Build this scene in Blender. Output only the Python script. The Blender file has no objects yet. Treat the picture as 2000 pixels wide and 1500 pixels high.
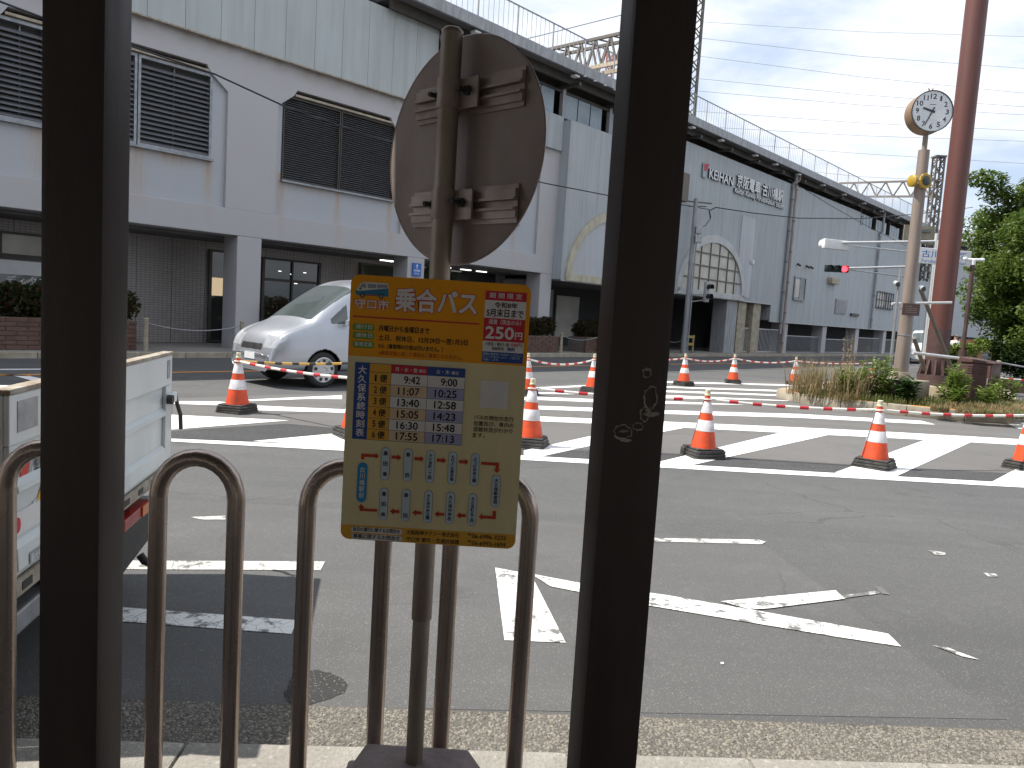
import bpy, bmesh, math, random
import numpy as np
from mathutils import Vector, Matrix
random.seed(7); np.random.seed(7)
SC = bpy.context.scene
COL = SC.collection
rad = math.radians

# ------------------------------------------------------------------ camera, sky, sun, exposure
FPX, CAM_H = 1500.0, 1.5
PITCH, ROLL = math.atan(140 / 1500), rad(3.55)
UPV = Vector((0, math.sin(PITCH), math.cos(PITCH))); FWD = Vector((0, math.cos(PITCH), -math.sin(PITCH)))
cam = bpy.data.cameras.new('camera'); cam.sensor_width = 36; cam.lens = 36 * FPX / 2000
cam.clip_start = 0.05; cam.clip_end = 3000
camo = bpy.data.objects.new('camera', cam); COL.objects.link(camo)
XA = Vector((1, 0, 0))
rv = XA * math.cos(ROLL) + UPV * math.sin(ROLL); uv = -XA * math.sin(ROLL) + UPV * math.cos(ROLL)
mw = Matrix((rv, uv, -FWD)).transposed().to_4x4(); mw.translation = (0, 0, CAM_H)
camo.matrix_world = mw
SC.camera = camo

SUN_EL = rad(55)
world = bpy.data.worlds.new('World'); SC.world = world; world.use_nodes = True
wt = world.node_tree; wn = wt.nodes; wl = wt.links
wn.clear()
wo = wn.new('ShaderNodeOutputWorld'); bg = wn.new('ShaderNodeBackground')
sky = wn.new('ShaderNodeTexSky'); sky.sky_type = 'NISHITA'; sky.sun_disc = False
sky.sun_elevation = SUN_EL; sky.sun_rotation = rad(270); sky.dust_density = 2.0; sky.air_density = 1.0
tcw = wn.new('ShaderNodeTexCoord'); sx = wn.new('ShaderNodeSeparateXYZ'); wl.new(tcw.outputs['Generated'], sx.inputs[0])
def wmath(op, a, b=None, clamp=False):
    n = wn.new('ShaderNodeMath'); n.operation = op; n.use_clamp = clamp
    for i, v in enumerate((a, b)):
        if v is None: continue
        if isinstance(v, (int, float)): n.inputs[i].default_value = v
        else: wl.new(v, n.inputs[i])
    return n.outputs[0]
zz = wmath('ADD', wmath('MAXIMUM', sx.outputs[2], 0.0), 0.22)
cv = wn.new('ShaderNodeCombineXYZ'); wl.new(wmath('DIVIDE', sx.outputs[0], zz), cv.inputs[0]); wl.new(wmath('DIVIDE', sx.outputs[1], zz), cv.inputs[1])
cn = wn.new('ShaderNodeTexNoise'); cn.inputs['Scale'].default_value = 1.7; cn.inputs['Detail'].default_value = 9; cn.inputs['Roughness'].default_value = 0.6; cn.inputs['Distortion'].default_value = 0.25
wl.new(cv.outputs[0], cn.inputs['Vector'])
cr = wn.new('ShaderNodeMapRange'); cr.inputs['From Min'].default_value = 0.30; cr.inputs['From Max'].default_value = 0.66; cr.interpolation_type = 'SMOOTHSTEP'
wl.new(cn.outputs['Fac'], cr.inputs['Value'])
cm = wn.new('ShaderNodeMix'); cm.data_type = 'RGBA'
vm = wn.new('ShaderNodeMix'); vm.data_type = 'RGBA'; vm.inputs['Factor'].default_value = 0.62
wl.new(sky.outputs[0], vm.inputs['A']); vm.inputs['B'].default_value = (8.2, 9.9, 12.6, 1)
wl.new(wmath('MULTIPLY', cr.outputs[0], 0.85), cm.inputs['Factor']); wl.new(vm.outputs['Result'], cm.inputs['A']); cm.inputs['B'].default_value = (12.4, 12.6, 13.0, 1)
wl.new(cm.outputs['Result'], bg.inputs['Color']); bg.inputs['Strength'].default_value = 0.072
wl.new(bg.outputs[0], wo.inputs[0])
sl = bpy.data.lights.new('sun', 'SUN'); sl.energy = 4.8; sl.angle = rad(0.53); sl.color = (1.0, 0.95, 0.87)
so = bpy.data.objects.new('sun', sl); COL.objects.link(so); so.location = (-30, 0, 40)
so.rotation_euler = Vector((math.cos(SUN_EL), 0, -math.sin(SUN_EL))).to_track_quat('-Z', 'Y').to_euler()
SC.view_settings.view_transform = 'Standard'; SC.view_settings.look = 'None'
SC.view_settings.gamma = 1; SC.view_settings.use_curve_mapping = False; SC.view_settings.exposure = 0.5

# ------------------------------------------------------------------ survey helpers (photo bearings -> metres on a real plane)
def ray(px, py):
    u = (px - 1000) / FPX; v = -(py - 750) / FPX
    return XA * (u * math.cos(ROLL) - v * math.sin(ROLL)) + UPV * (u * math.sin(ROLL) + v * math.cos(ROLL)) + FWD
def G(px, py, z=0.0):
    d = ray(px, py); k = (z - CAM_H) / d.z
    return Vector((d.x * k, d.y * k, z))
def AT(px, py, y):
    d = ray(px, py); k = y / d.y
    return Vector((d.x * k, y, CAM_H + d.z * k))
FA = rad(42)                                                       # bearing of the station front
FT = Vector((math.sin(FA), math.cos(FA), 0)); FN = Vector((math.cos(FA), -math.sin(FA), 0))
FD = -18.5
def W(s, y, z):                                                    # station coordinates -> world
    return FT * s + FN * (FD - y) + Vector((0, 0, z))
def FS(px, py, y=0.0):                                             # bearing -> (s, z) on the plane y of the station
    d = ray(px, py); k = (FD - y) / d.dot(FN); p = d * k
    return p.dot(FT), p.z + CAM_H

# ------------------------------------------------------------------ materials
def newmat(name):
    m = bpy.data.materials.new(name); m.use_nodes = True
    return m, m.node_tree.nodes, m.node_tree.links, m.node_tree.nodes['Principled BSDF']
def c4(c): return (c[0], c[1], c[2], 1)
def mixn(n, l, fac, a, b, mode='MIX'):
    x = n.new('ShaderNodeMix'); x.data_type = 'RGBA'; x.blend_type = mode
    for sock, v in (('Factor', fac), ('A', a), ('B', b)):
        if isinstance(v, (int, float)): x.inputs[sock].default_value = v
        elif isinstance(v, tuple): x.inputs[sock].default_value = c4(v)
        else: l.new(v, x.inputs[sock])
    return x.outputs['Result']
def mth(n, l, op, a, b=None, c=None, clamp=False):
    x = n.new('ShaderNodeMath'); x.operation = op; x.use_clamp = clamp
    for i, v in enumerate((a, b, c)):
        if v is None: continue
        if isinstance(v, (int, float)): x.inputs[i].default_value = v
        else: l.new(v, x.inputs[i])
    return x.outputs[0]
def coords(n, l, scale=(1, 1, 1), rnd=True):
    tc = n.new('ShaderNodeTexCoord'); mp = n.new('ShaderNodeMapping'); mp.inputs['Scale'].default_value = scale
    l.new(tc.outputs['Object'], mp.inputs['Vector'])
    if rnd:
        oi = n.new('ShaderNodeObjectInfo'); r = mth(n, l, 'MULTIPLY', oi.outputs['Random'], 37.0)
        cb = n.new('ShaderNodeCombineXYZ'); l.new(r, cb.inputs[0]); l.new(r, cb.inputs[1]); l.new(r, cb.inputs[2])
        l.new(cb.outputs[0], mp.inputs['Location'])
    return mp.outputs[0]
def noise(n, l, vec, scale, detail=5, rough=0.55, lo=0.35, hi=0.65):
    t = n.new('ShaderNodeTexNoise'); t.inputs['Scale'].default_value = scale; t.inputs['Detail'].default_value = detail; t.inputs['Roughness'].default_value = rough
    l.new(vec, t.inputs['Vector'])
    mr = n.new('ShaderNodeMapRange'); mr.inputs['From Min'].default_value = lo; mr.inputs['From Max'].default_value = hi; l.new(t.outputs['Fac'], mr.inputs['Value'])
    return mr.outputs[0]
def bump(n, l, b, h, strength=0.3, dist=0.01):
    x = n.new('ShaderNodeBump'); x.inputs['Strength'].default_value = strength; x.inputs['Distance'].default_value = dist
    l.new(h, x.inputs['Height']); l.new(x.outputs[0], b.inputs['Normal'])
MATS = {}
def pm(name, c1, c2=None, scale=4.0, rough=0.6, metal=0.0, bmp=0.0, bscale=60, stretch=(1, 1, 1), lo=0.35, hi=0.7, spec=0.5, coat=0.0):
    if name in MATS: return MATS[name]
    m, n, l, b = newmat(name)
    v = coords(n, l, stretch)
    if c2 is None: c2 = tuple(x * 0.8 for x in c1)
    f = noise(n, l, v, scale, 6, 0.6, lo, hi)
    l.new(mixn(n, l, f, c1, c2), b.inputs['Base Color'])
    b.inputs['Metallic'].default_value = metal; b.inputs['Specular IOR Level'].default_value = spec
    r = n.new('ShaderNodeMapRange'); r.inputs['To Min'].default_value = rough * 0.85; r.inputs['To Max'].default_value = min(1, rough * 1.2); l.new(f, r.inputs['Value']); l.new(r.outputs[0], b.inputs['Roughness'])
    if coat: b.inputs['Coat Weight'].default_value = coat; b.inputs['Coat Roughness'].default_value = 0.05
    if bmp: bump(n, l, b, noise(n, l, v, bscale, 3, 0.6, 0.2, 0.8), bmp)
    MATS[name] = m
    return m
def emat(name, c, e, strength):
    m, n, l, b = newmat(name); b.inputs['Base Color'].default_value = c4(c)
    b.inputs['Emission Color'].default_value = c4(e); b.inputs['Emission Strength'].default_value = strength
    MATS[name] = m; return m
def ground_mat(name, dark, light, grain=90.0, speck=0.5, speckc=(0.42, 0.40, 0.36), big=0.5, stain=0.25):
    m, n, l, b = newmat(name); v = coords(n, l, rnd=False)
    base = mixn(n, l, noise(n, l, v, big, 5, 0.6, 0.3, 0.7), dark, light)
    g = noise(n, l, v, grain, 3, 0.7, 0.25, 0.75)
    base = mixn(n, l, mth(n, l, 'MULTIPLY', g, 0.6), base, tuple(x * 0.45 for x in dark))
    vo = n.new('ShaderNodeTexVoronoi'); vo.inputs['Scale'].default_value = grain * 0.9; l.new(v, vo.inputs['Vector'])
    sc = n.new('ShaderNodeSeparateColor'); l.new(vo.outputs['Color'], sc.inputs[0])
    sp = mth(n, l, 'MULTIPLY', mth(n, l, 'GREATER_THAN', sc.outputs[0], 0.86), mth(n, l, 'LESS_THAN', vo.outputs['Distance'], 0.42))
    base = mixn(n, l, mth(n, l, 'MULTIPLY', sp, speck), base, speckc)
    st = noise(n, l, v, 0.23, 4, 0.6, 0.45, 0.75)
    base = mixn(n, l, mth(n, l, 'MULTIPLY', st, stain), base, tuple(x * 0.5 for x in dark))
    if stain:                                                       # wheel-path polish, drips of oil and hair cracks
        mp = n.new('ShaderNodeMapping'); mp.inputs['Scale'].default_value = (.10, 1.5, 1); mp.inputs['Rotation'].default_value = (0, 0, rad(-4)); l.new(v, mp.inputs['Vector'])
        base = mixn(n, l, mth(n, l, 'MULTIPLY', noise(n, l, mp.outputs[0], 1.0, 4, 0.55, 0.42, 0.72), 0.38), base, tuple(x * 0.55 for x in dark))
        base = mixn(n, l, mth(n, l, 'MULTIPLY', noise(n, l, v, 1.7, 4, 0.6, 0.60, 0.74), 0.45), base, tuple(x * 0.45 for x in dark))
        base = mixn(n, l, mth(n, l, 'MULTIPLY', noise(n, l, v, 3.1, 5, 0.7, 0.56, 0.80), 0.22), base, tuple(min(1, x * 1.5) for x in light))
        wn_ = n.new('ShaderNodeTexNoise'); wn_.inputs['Scale'].default_value = 2.2; wn_.inputs['Detail'].default_value = 6; l.new(v, wn_.inputs['Vector'])
        wv = mixn(n, l, 0.22, v, wn_.outputs['Color'])
        ck = n.new('ShaderNodeTexVoronoi'); ck.feature = 'DISTANCE_TO_EDGE'; ck.inputs['Scale'].default_value = 0.55; l.new(wv, ck.inputs['Vector'])
        cf = mth(n, l, 'MULTIPLY', mth(n, l, 'LESS_THAN', ck.outputs['Distance'], 0.0032), noise(n, l, v, 0.5, 2, 0.5, 0.48, 0.56))
        base = mixn(n, l, mth(n, l, 'MULTIPLY', cf, 0.32), base, tuple(x * 0.3 for x in dark))
    l.new(base, b.inputs['Base Color']); b.inputs['Roughness'].default_value = 0.9; b.inputs['Specular IOR Level'].default_value = 0.3
    bump(n, l, b, g, 0.55, 0.006)
    MATS[name] = m; return m
ground_mat('old asphalt', (0.120, 0.121, 0.122), (0.148, 0.148, 0.148), 150, 0.35)
ground_mat('patched asphalt', (0.136, 0.136, 0.136), (0.165, 0.164, 0.162), 160, 0.35)
ground_mat('dark asphalt', (0.066, 0.067, 0.070), (0.09, 0.09, 0.092), 120, 0.35)
ground_mat('new asphalt', (0.165, 0.160, 0.155), (0.19, 0.185, 0.18), 170, 0.2, (0.3, 0.29, 0.27), 0.35, 0.15)
ground_mat('damp asphalt', (0.05, 0.05, 0.05), (0.065, 0.065, 0.064), 150, 0.45)
ground_mat('concrete kerb', (0.33, 0.31, 0.275), (0.42, 0.40, 0.355), 60, 0.35, (0.6, 0.57, 0.5), 1.5, 0.5)
ground_mat('pavement', (0.30, 0.28, 0.26), (0.38, 0.36, 0.33), 60, 0.3)
ground_mat('gutter mortar', (0.12, 0.11, 0.095), (0.19, 0.175, 0.15), 50, 0.5, (0.5, 0.45, 0.36), 3)
def paint_mat(name, col, wear, under=(0.15, 0.147, 0.142), scale=9.0):
    m, n, l, b = newmat(name); v = coords(n, l, rnd=False)
    a = noise(n, l, v, scale, 9, 0.72, 0.30, 0.75); a2 = noise(n, l, v, 1.1, 3, 0.5, 0.3, 0.7)
    t = mth(n, l, 'ADD', a, mth(n, l, 'MULTIPLY', a2, 0.35))
    ck = n.new('ShaderNodeTexVoronoi'); ck.feature = 'DISTANCE_TO_EDGE'; ck.inputs['Scale'].default_value = 13; l.new(v, ck.inputs['Vector'])
    crk = mth(n, l, 'LESS_THAN', ck.outputs['Distance'], 0.018 * min(1, wear * 2))
    f = n.new('ShaderNodeMapRange'); f.inputs['From Min'].default_value = 1.15 - wear; f.inputs['From Max'].default_value = 1.30 - wear; l.new(t, f.inputs['Value'])
    fac = mth(n, l, 'MAXIMUM', f.outputs[0], mth(n, l, 'MULTIPLY', crk, 0.7))
    dirt = mixn(n, l, mth(n, l, 'MULTIPLY', a2, 0.35), col, tuple(x * 0.72 for x in col))
    l.new(mixn(n, l, fac, dirt, under), b.inputs['Base Color']); b.inputs['Roughness'].default_value = 0.75
    bump(n, l, b, noise(n, l, v, 120, 2, 0.6, 0.2, 0.8), 0.25, 0.004)
    MATS[name] = m; return m
paint_mat('fresh road paint', (0.80, 0.80, 0.79), 0.06, (0.18, 0.17, 0.16))
paint_mat('worn road paint', (0.76, 0.76, 0.74), 0.43)
paint_mat('faded road paint', (0.58, 0.57, 0.54), 0.52)
paint_mat('scraps of road paint', (0.62, 0.61, 0.58), 0.66, (0.13, 0.128, 0.124), 14)
paint_mat('orange road paint', (0.72, 0.30, 0.06), 0.35)

def wall_mat(name, c, dirty, stains=(), stain_top=4.7, streak=0.35, topdirt=None):
    m, n, l, b = newmat(name); v = coords(n, l, rnd=not stains and not topdirt)
    mp = n.new('ShaderNodeMapping'); mp.inputs['Scale'].default_value = (5, 5, 0.35); l.new(v, mp.inputs['Vector'])
    f = noise(n, l, mp.outputs[0], 1.0, 6, 0.6, 0.42, 0.8)
    col = mixn(n, l, mth(n, l, 'MULTIPLY', f, streak), c, dirty)
    col = mixn(n, l, mth(n, l, 'MULTIPLY', noise(n, l, v, 0.7, 5, 0.6, 0.4, 0.75), 0.25), col, dirty)
    sp = n.new('ShaderNodeSeparateXYZ'); l.new(v, sp.inputs[0])
    if topdirt:
        t = n.new('ShaderNodeMapRange'); t.inputs['From Min'].default_value = topdirt - 0.5; t.inputs['From Max'].default_value = topdirt + 0.05; l.new(sp.outputs[2], t.inputs['Value'])
        col = mixn(n, l, mth(n, l, 'MULTIPLY', mth(n, l, 'MULTIPLY', t.outputs[0], noise(n, l, v, 1.4, 6, 0.6, 0.35, 0.62)), 0.75, clamp=True), col, (0.20, 0.16, 0.11))
    if stains:
        mp2 = n.new('ShaderNodeMapping'); mp2.inputs['Scale'].default_value = (14, 1, 1.0); l.new(v, mp2.inputs['Vector'])
        nz = noise(n, l, mp2.outputs[0], 1.0, 5, 0.6, 0.25, 0.65)
        tot = None
        for s, w, dz in stains:
            d = mth(n, l, 'DIVIDE', mth(n, l, 'SUBTRACT', sp.outputs[0], s), w)
            g = mth(n, l, 'POWER', 2.718, mth(n, l, 'MULTIPLY', mth(n, l, 'MULTIPLY', d, d), -1.0))
            zf = n.new('ShaderNodeMapRange'); zf.inputs['From Min'].default_value = stain_top - dz; zf.inputs['From Max'].default_value = stain_top; l.new(sp.outputs[2], zf.inputs['Value'])
            below = mth(n, l, 'LESS_THAN', sp.outputs[2], stain_top + 0.05)
            g = mth(n, l, 'MULTIPLY', mth(n, l, 'MULTIPLY', g, zf.outputs[0]), below)
            tot = g if tot is None else mth(n, l, 'MAXIMUM', tot, g)
        col = mixn(n, l, mth(n, l, 'MULTIPLY', mth(n, l, 'MULTIPLY', tot, nz), 0.8, clamp=True), col, (0.40, 0.24, 0.10))
    l.new(col, b.inputs['Base Color']); b.inputs['Roughness'].default_value = 0.7
    bump(n, l, b, noise(n, l, v, 25, 4, 0.6, 0.2, 0.8), 0.12, 0.01)
    MATS[name] = m; return m
STN = [(9.05, .10, 1.7), (7.35, .22, 1.5), (11.06, .10, 1.9), (12.84, .09, 2.2), (14.7, .10, 2.0), (5.4, .2, 1.2), (8.2, .5, .35), (12, .8, .4), (17.9, .1, 2.0), (20.2, .1, 1.6)]
wall_mat('painted concrete', (0.432, 0.424, 0.438), (0.42, 0.39, 0.37), STN, 4.75, 0.3, 7.65)
wall_mat('infill board', (0.40, 0.42, 0.455), (0.45, 0.44, 0.42), STN, 4.72, 0.3)
wall_mat('metal cladding', (0.42, 0.46, 0.465), (0.30, 0.31, 0.29), (), 0, 0.6)
wall_mat('cladding sheet', (0.395, 0.425, 0.45), (0.27, 0.275, 0.27), (), 0, 0.6)
pm('clean cladding', (0.44, 0.46, 0.49), (0.39, 0.40, 0.42), 1.0, 0.5, 0, 0, 8, (4, 4, .3))
pm('cream trim', (0.50, 0.47, 0.38), (0.38, 0.34, 0.25), 2.0, 0.7, 0, 0.1, 30, (3, 3, 1))
pm('white trim', (0.53, 0.54, 0.55), (0.44, 0.44, 0.43), 2.0, 0.7)
pm('cream pane', (0.50, 0.48, 0.42), (0.38, 0.36, 0.31), 1.5, 0.35)
pm('dark steel', (0.05, 0.048, 0.046), (0.09, 0.075, 0.06), 3, 0.55, 0.3, 0.1)
pm('dark grey', (0.045, 0.046, 0.05), (0.06, 0.06, 0.062), 3, 0.8)
pm('soffit', (0.16, 0.16, 0.165), (0.11, 0.11, 0.11), 1.0, 0.9)
pm('grey aluminium', (0.30, 0.31, 0.33), (0.20, 0.21, 0.22), 6, 0.45, 0.6)
pm('louver grey', (0.26, 0.27, 0.29), (0.17, 0.17, 0.18), 4, 0.5, 0.3, 0, 60, (1, 1, 5))
pm('galvanised', (0.42, 0.43, 0.45), (0.30, 0.31, 0.32), 14, 0.45, 0.7, 0.05, 40)
pm('light galvanised', (0.62, 0.63, 0.64), (0.50, 0.51, 0.52), 10, 0.45, 0.3)
pm('grey pipe', (0.36, 0.37, 0.39), (0.24, 0.24, 0.25), 3, 0.6, 0.1, 0, 60, (3, 3, .5))
pm('rust pipe', (0.42, 0.38, 0.36), (0.24, 0.15, 0.11), 3, 0.7, 0.0, 0, 60, (3, 3, .5))
pm('black rubber', (0.022, 0.022, 0.023), (0.085, 0.08, 0.072), 12, 0.75, 0, 0.25, 50)
pm('tyre', (0.02, 0.02, 0.02), (0.035, 0.034, 0.033), 20, 0.85)
pm('cone orange', (0.80, 0.085, 0.018), (0.46, 0.06, 0.022), 9, 0.5, 0, 0.05, 40)
pm('cone white', (0.74, 0.72, 0.74), (0.46, 0.43, 0.42), 9, 0.45)
pm('cone cap', (0.62, 0.58, 0.42), (0.45, 0.42, 0.30), 20, 0.4)
pm('bar white', (0.76, 0.74, 0.68), (0.62, 0.60, 0.54), 8, 0.5)
pm('bar red', (0.50, 0.02, 0.03), (0.38, 0.015, 0.025), 8, 0.5)
pm('bar yellow', (0.70, 0.42, 0.10), (0.55, 0.32, 0.07), 8, 0.5)
pm('stainless', (0.46, 0.385, 0.335), (0.30, 0.235, 0.195), 6, 0.27, 0.9, 0.03, 200, (1, 1, 0.4))
pm('weathered pole', (0.36, 0.31, 0.25), (0.20, 0.15, 0.11), 5, 0.5, 0.55, 0.05, 60, (4, 4, 0.6))
pm('dirty alu plate', (0.27, 0.215, 0.195), (0.19, 0.145, 0.13), 3.5, 0.6, 0.2, 0.05, 30, (1, 1, .6))
pm('bracket alu', (0.34, 0.275, 0.25), (0.25, 0.20, 0.175), 8, 0.5, 0.4)
pm('brown post', (0.034, 0.026, 0.024), (0.062, 0.044, 0.038), 4, 0.5, 0, 0.10, 90, (3, 3, 0.4), .35, .75, 0.3)
pm('bare grey', (0.34, 0.31, 0.27), (0.17, 0.145, 0.12), 40, 0.8)
pm('concrete base', (0.26, 0.215, 0.205), (0.18, 0.145, 0.14), 6, 0.9, 0, 0.3, 60)
pm('truck paint', (0.66, 0.69, 0.68), (0.54, 0.56, 0.53), 3, 0.38, 0, 0, 60, (1, 1, .4), 0.45, 0.85)
pm('truck edge dirt', (0.26, 0.20, 0.14), (0.45, 0.42, 0.36), 14, 0.85, 0, 0.3, 60)
pm('black plastic', (0.015, 0.015, 0.016), (0.03, 0.03, 0.03), 6, 0.5)
pm('chassis', (0.02, 0.02, 0.021), (0.05, 0.045, 0.04), 6, 0.8, 0, 0.2)
pm('red lens', (0.30, 0.01, 0.012), (0.2, 0.008, 0.01), 10, 0.2)
pm('amber lens', (0.62, 0.16, 0.015), (0.5, 0.12, 0.01), 10, 0.2)
pm('silver paint', (0.42, 0.44, 0.48), (0.39, 0.41, 0.45), 2, 0.32, 0.55, 0, 60, (1, 1, 1), .35, .7, .5, 0.8)
pm('white car paint', (0.75, 0.76, 0.77), (0.70, 0.71, 0.72), 2, 0.3, 0, 0, 60, (1, 1, 1), .35, .7, .5, 0.6)
pm('car glass', (0.055, 0.07, 0.07), (0.075, 0.09, 0.088), 1.5, 0.06, 0, 0, 60, (1, 1, 1), .35, .7, .9)
pm('headlamp', (0.55, 0.57, 0.6), (0.4, 0.42, 0.45), 8, 0.08, 0.3)
pm('hub silver', (0.55, 0.55, 0.56), (0.45, 0.45, 0.46), 8, 0.35, 0.5)
pm('shop glass', (0.018, 0.022, 0.024), (0.05, 0.055, 0.045), 0.9, 0.05, 0, 0, 60, (1, 1, 1), .3, .8, .8)
pm('bluish pane', (0.26, 0.32, 0.37), (0.19, 0.24, 0.28), 1.2, 0.3)
pm('clock pole paint', (0.25, 0.20, 0.17), (0.17, 0.135, 0.115), 3, 0.6, 0, 0.1, 40, (3, 3, .3))
pm('clock case', (0.30, 0.20, 0.12), (0.22, 0.145, 0.09), 2, 0.45, 0.2)
pm('clock face', (0.66, 0.68, 0.70), (0.58, 0.60, 0.62), 4, 0.35)
pm('clock black', (0.02, 0.022, 0.027), (0.025, 0.025, 0.03), 6, 0.5)
pm('yellow paint', (0.42, 0.27, 0.02), (0.28, 0.18, 0.02), 10, 0.55)
pm('red pole paint', (0.125, 0.042, 0.033), (0.090, 0.032, 0.026), 1.2, 0.5, 0, 0.06, 20, (2, 2, .3))
pm('dark pole brown', (0.06, 0.032, 0.030), (0.09, 0.05, 0.045), 3, 0.6)
pm('cabinet brown', (0.105, 0.055, 0.048), (0.075, 0.04, 0.036), 5, 0.5, 0, 0.05)
pm('weathered concrete', (0.44, 0.39, 0.31), (0.28, 0.24, 0.18), 4, 0.9, 0, 0.25, 40)
pm('soil', (0.16, 0.12, 0.07), (0.24, 0.19, 0.11), 6, 0.95, 0, 0.5, 30)
pm('straw', (0.33, 0.25, 0.15), (0.18, 0.13, 0.07), 5, 0.8)
pm('signal grey', (0.42, 0.44, 0.45), (0.34, 0.35, 0.36), 6, 0.5, 0.1)
pm('shop tile', (0.34, 0.31, 0.28), (0.28, 0.25, 0.23), 2, 0.7)
pm('signal white', (0.78, 0.79, 0.80), (0.66, 0.67, 0.68), 6, 0.4)
pm('signal dark', (0.02, 0.035, 0.035), (0.03, 0.04, 0.04), 6, 0.3)
emat('signal red', (0.5, 0.01, 0.02), (1.0, 0.05, 0.07), 3.0)
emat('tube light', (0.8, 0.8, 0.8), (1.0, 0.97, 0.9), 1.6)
emat('shop light', (0.5, 0.45, 0.3), (1.0, 0.75, 0.45), 0.35)
pm('sign white', (0.76, 0.77, 0.78), (0.70, 0.71, 0.72), 5, 0.4)
pm('sign blue', (0.03, 0.14, 0.48), (0.025, 0.12, 0.42), 5, 0.4)
pm('planter brick', (0.150, 0.085, 0.065), (0.095, 0.055, 0.045), 3, 0.85, 0, 0.3, 50)
pm('mortar', (0.16, 0.14, 0.125), (0.12, 0.10, 0.09), 10, 0.95)
pm('wood slat', (0.42, 0.16, 0.06), (0.30, 0.11, 0.045), 4, 0.6)
pm('bark', (0.10, 0.075, 0.055), (0.06, 0.045, 0.035), 6, 0.9, 0, 0.4, 30)
pm('cable', (0.03, 0.032, 0.036), (0.04, 0.04, 0.045), 4, 0.7)
pm('thin wire', (0.36, 0.39, 0.43), (0.30, 0.33, 0.37), 4, 0.7)
pm('mast steel', (0.12, 0.112, 0.105), (0.19, 0.16, 0.13), 3, 0.7, 0.2)
pm('beam buff', (0.50, 0.42, 0.30), (0.38, 0.31, 0.22), 3, 0.7)
pm('crane red', (0.50, 0.16, 0.12), (0.45, 0.2, 0.16), 3, 0.7)
pm('skin', (0.45, 0.26, 0.19), (0.42, 0.24, 0.17), 4, 0.6)
pm('shirt white', (0.78, 0.78, 0.80), (0.72, 0.72, 0.75), 4, 0.8)
pm('trousers navy', (0.03, 0.035, 0.06), (0.025, 0.03, 0.05), 4, 0.8)
pm('hair', (0.02, 0.017, 0.015), (0.03, 0.025, 0.02), 8, 0.6)
def leaf_mat(name, c1, c2, c3=None, scale=1.2, trans=0.35):
    m, n, l, b = newmat(name); v = coords(n, l)
    col = mixn(n, l, noise(n, l, v, scale, 4, 0.6, 0.35, 0.65), c1, c2)
    if c3 is not None: col = mixn(n, l, noise(n, l, v, scale * 9, 2, 0.5, 0.58, 0.66), col, c3)
    l.new(col, b.inputs['Base Color']); b.inputs['Roughness'].default_value = 0.5; b.inputs['Specular IOR Level'].default_value = 0.35
    tr = n.new('ShaderNodeBsdfTranslucent'); l.new(col, tr.inputs['Color'])
    ms = n.new('ShaderNodeMixShader'); ms.inputs[0].default_value = trans
    l.new(b.outputs[0], ms.inputs[1]); l.new(tr.outputs[0], ms.inputs[2]); l.new(ms.outputs[0], n['Material Output'].inputs['Surface'])
    MATS[name] = m; return m
leaf_mat('tree leaf', (0.070, 0.122, 0.021), (0.135, 0.190, 0.036), None, 2.2)
leaf_mat('dark tree leaf', (0.028, 0.060, 0.016), (0.045, 0.085, 0.022))
leaf_mat('hedge leaf', (0.035, 0.055, 0.020), (0.060, 0.075, 0.025), (0.22, 0.035, 0.03), 1.5)
leaf_mat('brown hedge leaf', (0.060, 0.045, 0.025), (0.045, 0.055, 0.022), (0.12, 0.045, 0.03), 1.5)
leaf_mat('weed leaf', (0.115, 0.18, 0.032), (0.18, 0.24, 0.05), None, 3)
leaf_mat('grass blade', (0.085, 0.125, 0.03), (0.17, 0.17, 0.06), None, 1.6)
leaf_mat('dry blade', (0.34, 0.26, 0.14), (0.21, 0.17, 0.08), None, 2)

def tile_mat():
    m, n, l, b = newmat('wall tile'); tc = n.new('ShaderNodeTexCoord'); sp = n.new('ShaderNodeSeparateXYZ'); l.new(tc.outputs['Object'], sp.inputs[0])
    cb = n.new('ShaderNodeCombineXYZ'); l.new(sp.outputs[0], cb.inputs[0]); l.new(sp.outputs[2], cb.inputs[1])
    br = n.new('ShaderNodeTexBrick'); l.new(cb.outputs[0], br.inputs['Vector']); br.offset = 0
    br.inputs['Scale'].default_value = 1; br.inputs['Brick Width'].default_value = 0.115; br.inputs['Row Height'].default_value = 0.065; br.inputs['Mortar Size'].default_value = 0.006
    br.inputs['Color1'].default_value = (0.30, 0.275, 0.265, 1); br.inputs['Color2'].default_value = (0.35, 0.32, 0.305, 1); br.inputs['Mortar'].default_value = (0.14, 0.13, 0.125, 1)
    mp = n.new('ShaderNodeTexBrick'); l.new(cb.outputs[0], mp.inputs['Vector']); mp.offset = 0
    mp.inputs['Scale'].default_value = 1; mp.inputs['Brick Width'].default_value = 0.92; mp.inputs['Row Height'].default_value = 30; mp.inputs['Mortar Size'].default_value = 0.012
    for k in ('Color1', 'Color2'): mp.inputs[k].default_value = (1, 1, 1, 1)
    mp.inputs['Mortar'].default_value = (0.45, 0.45, 0.45, 1)
    col = mixn(n, l, 1.0, br.outputs['Color'], mp.outputs['Color'], 'MULTIPLY')
    col = mixn(n, l, mth(n, l, 'MULTIPLY', noise(n, l, tc.outputs['Object'], 1.2, 5, 0.6, 0.4, 0.7), 0.3), col, (0.2, 0.18, 0.17))
    l.new(col, b.inputs['Base Color']); b.inputs['Roughness'].default_value = 0.4
    bump(n, l, b, br.outputs['Fac'], -0.4, 0.006); MATS['wall tile'] = m
tile_mat()

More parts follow.
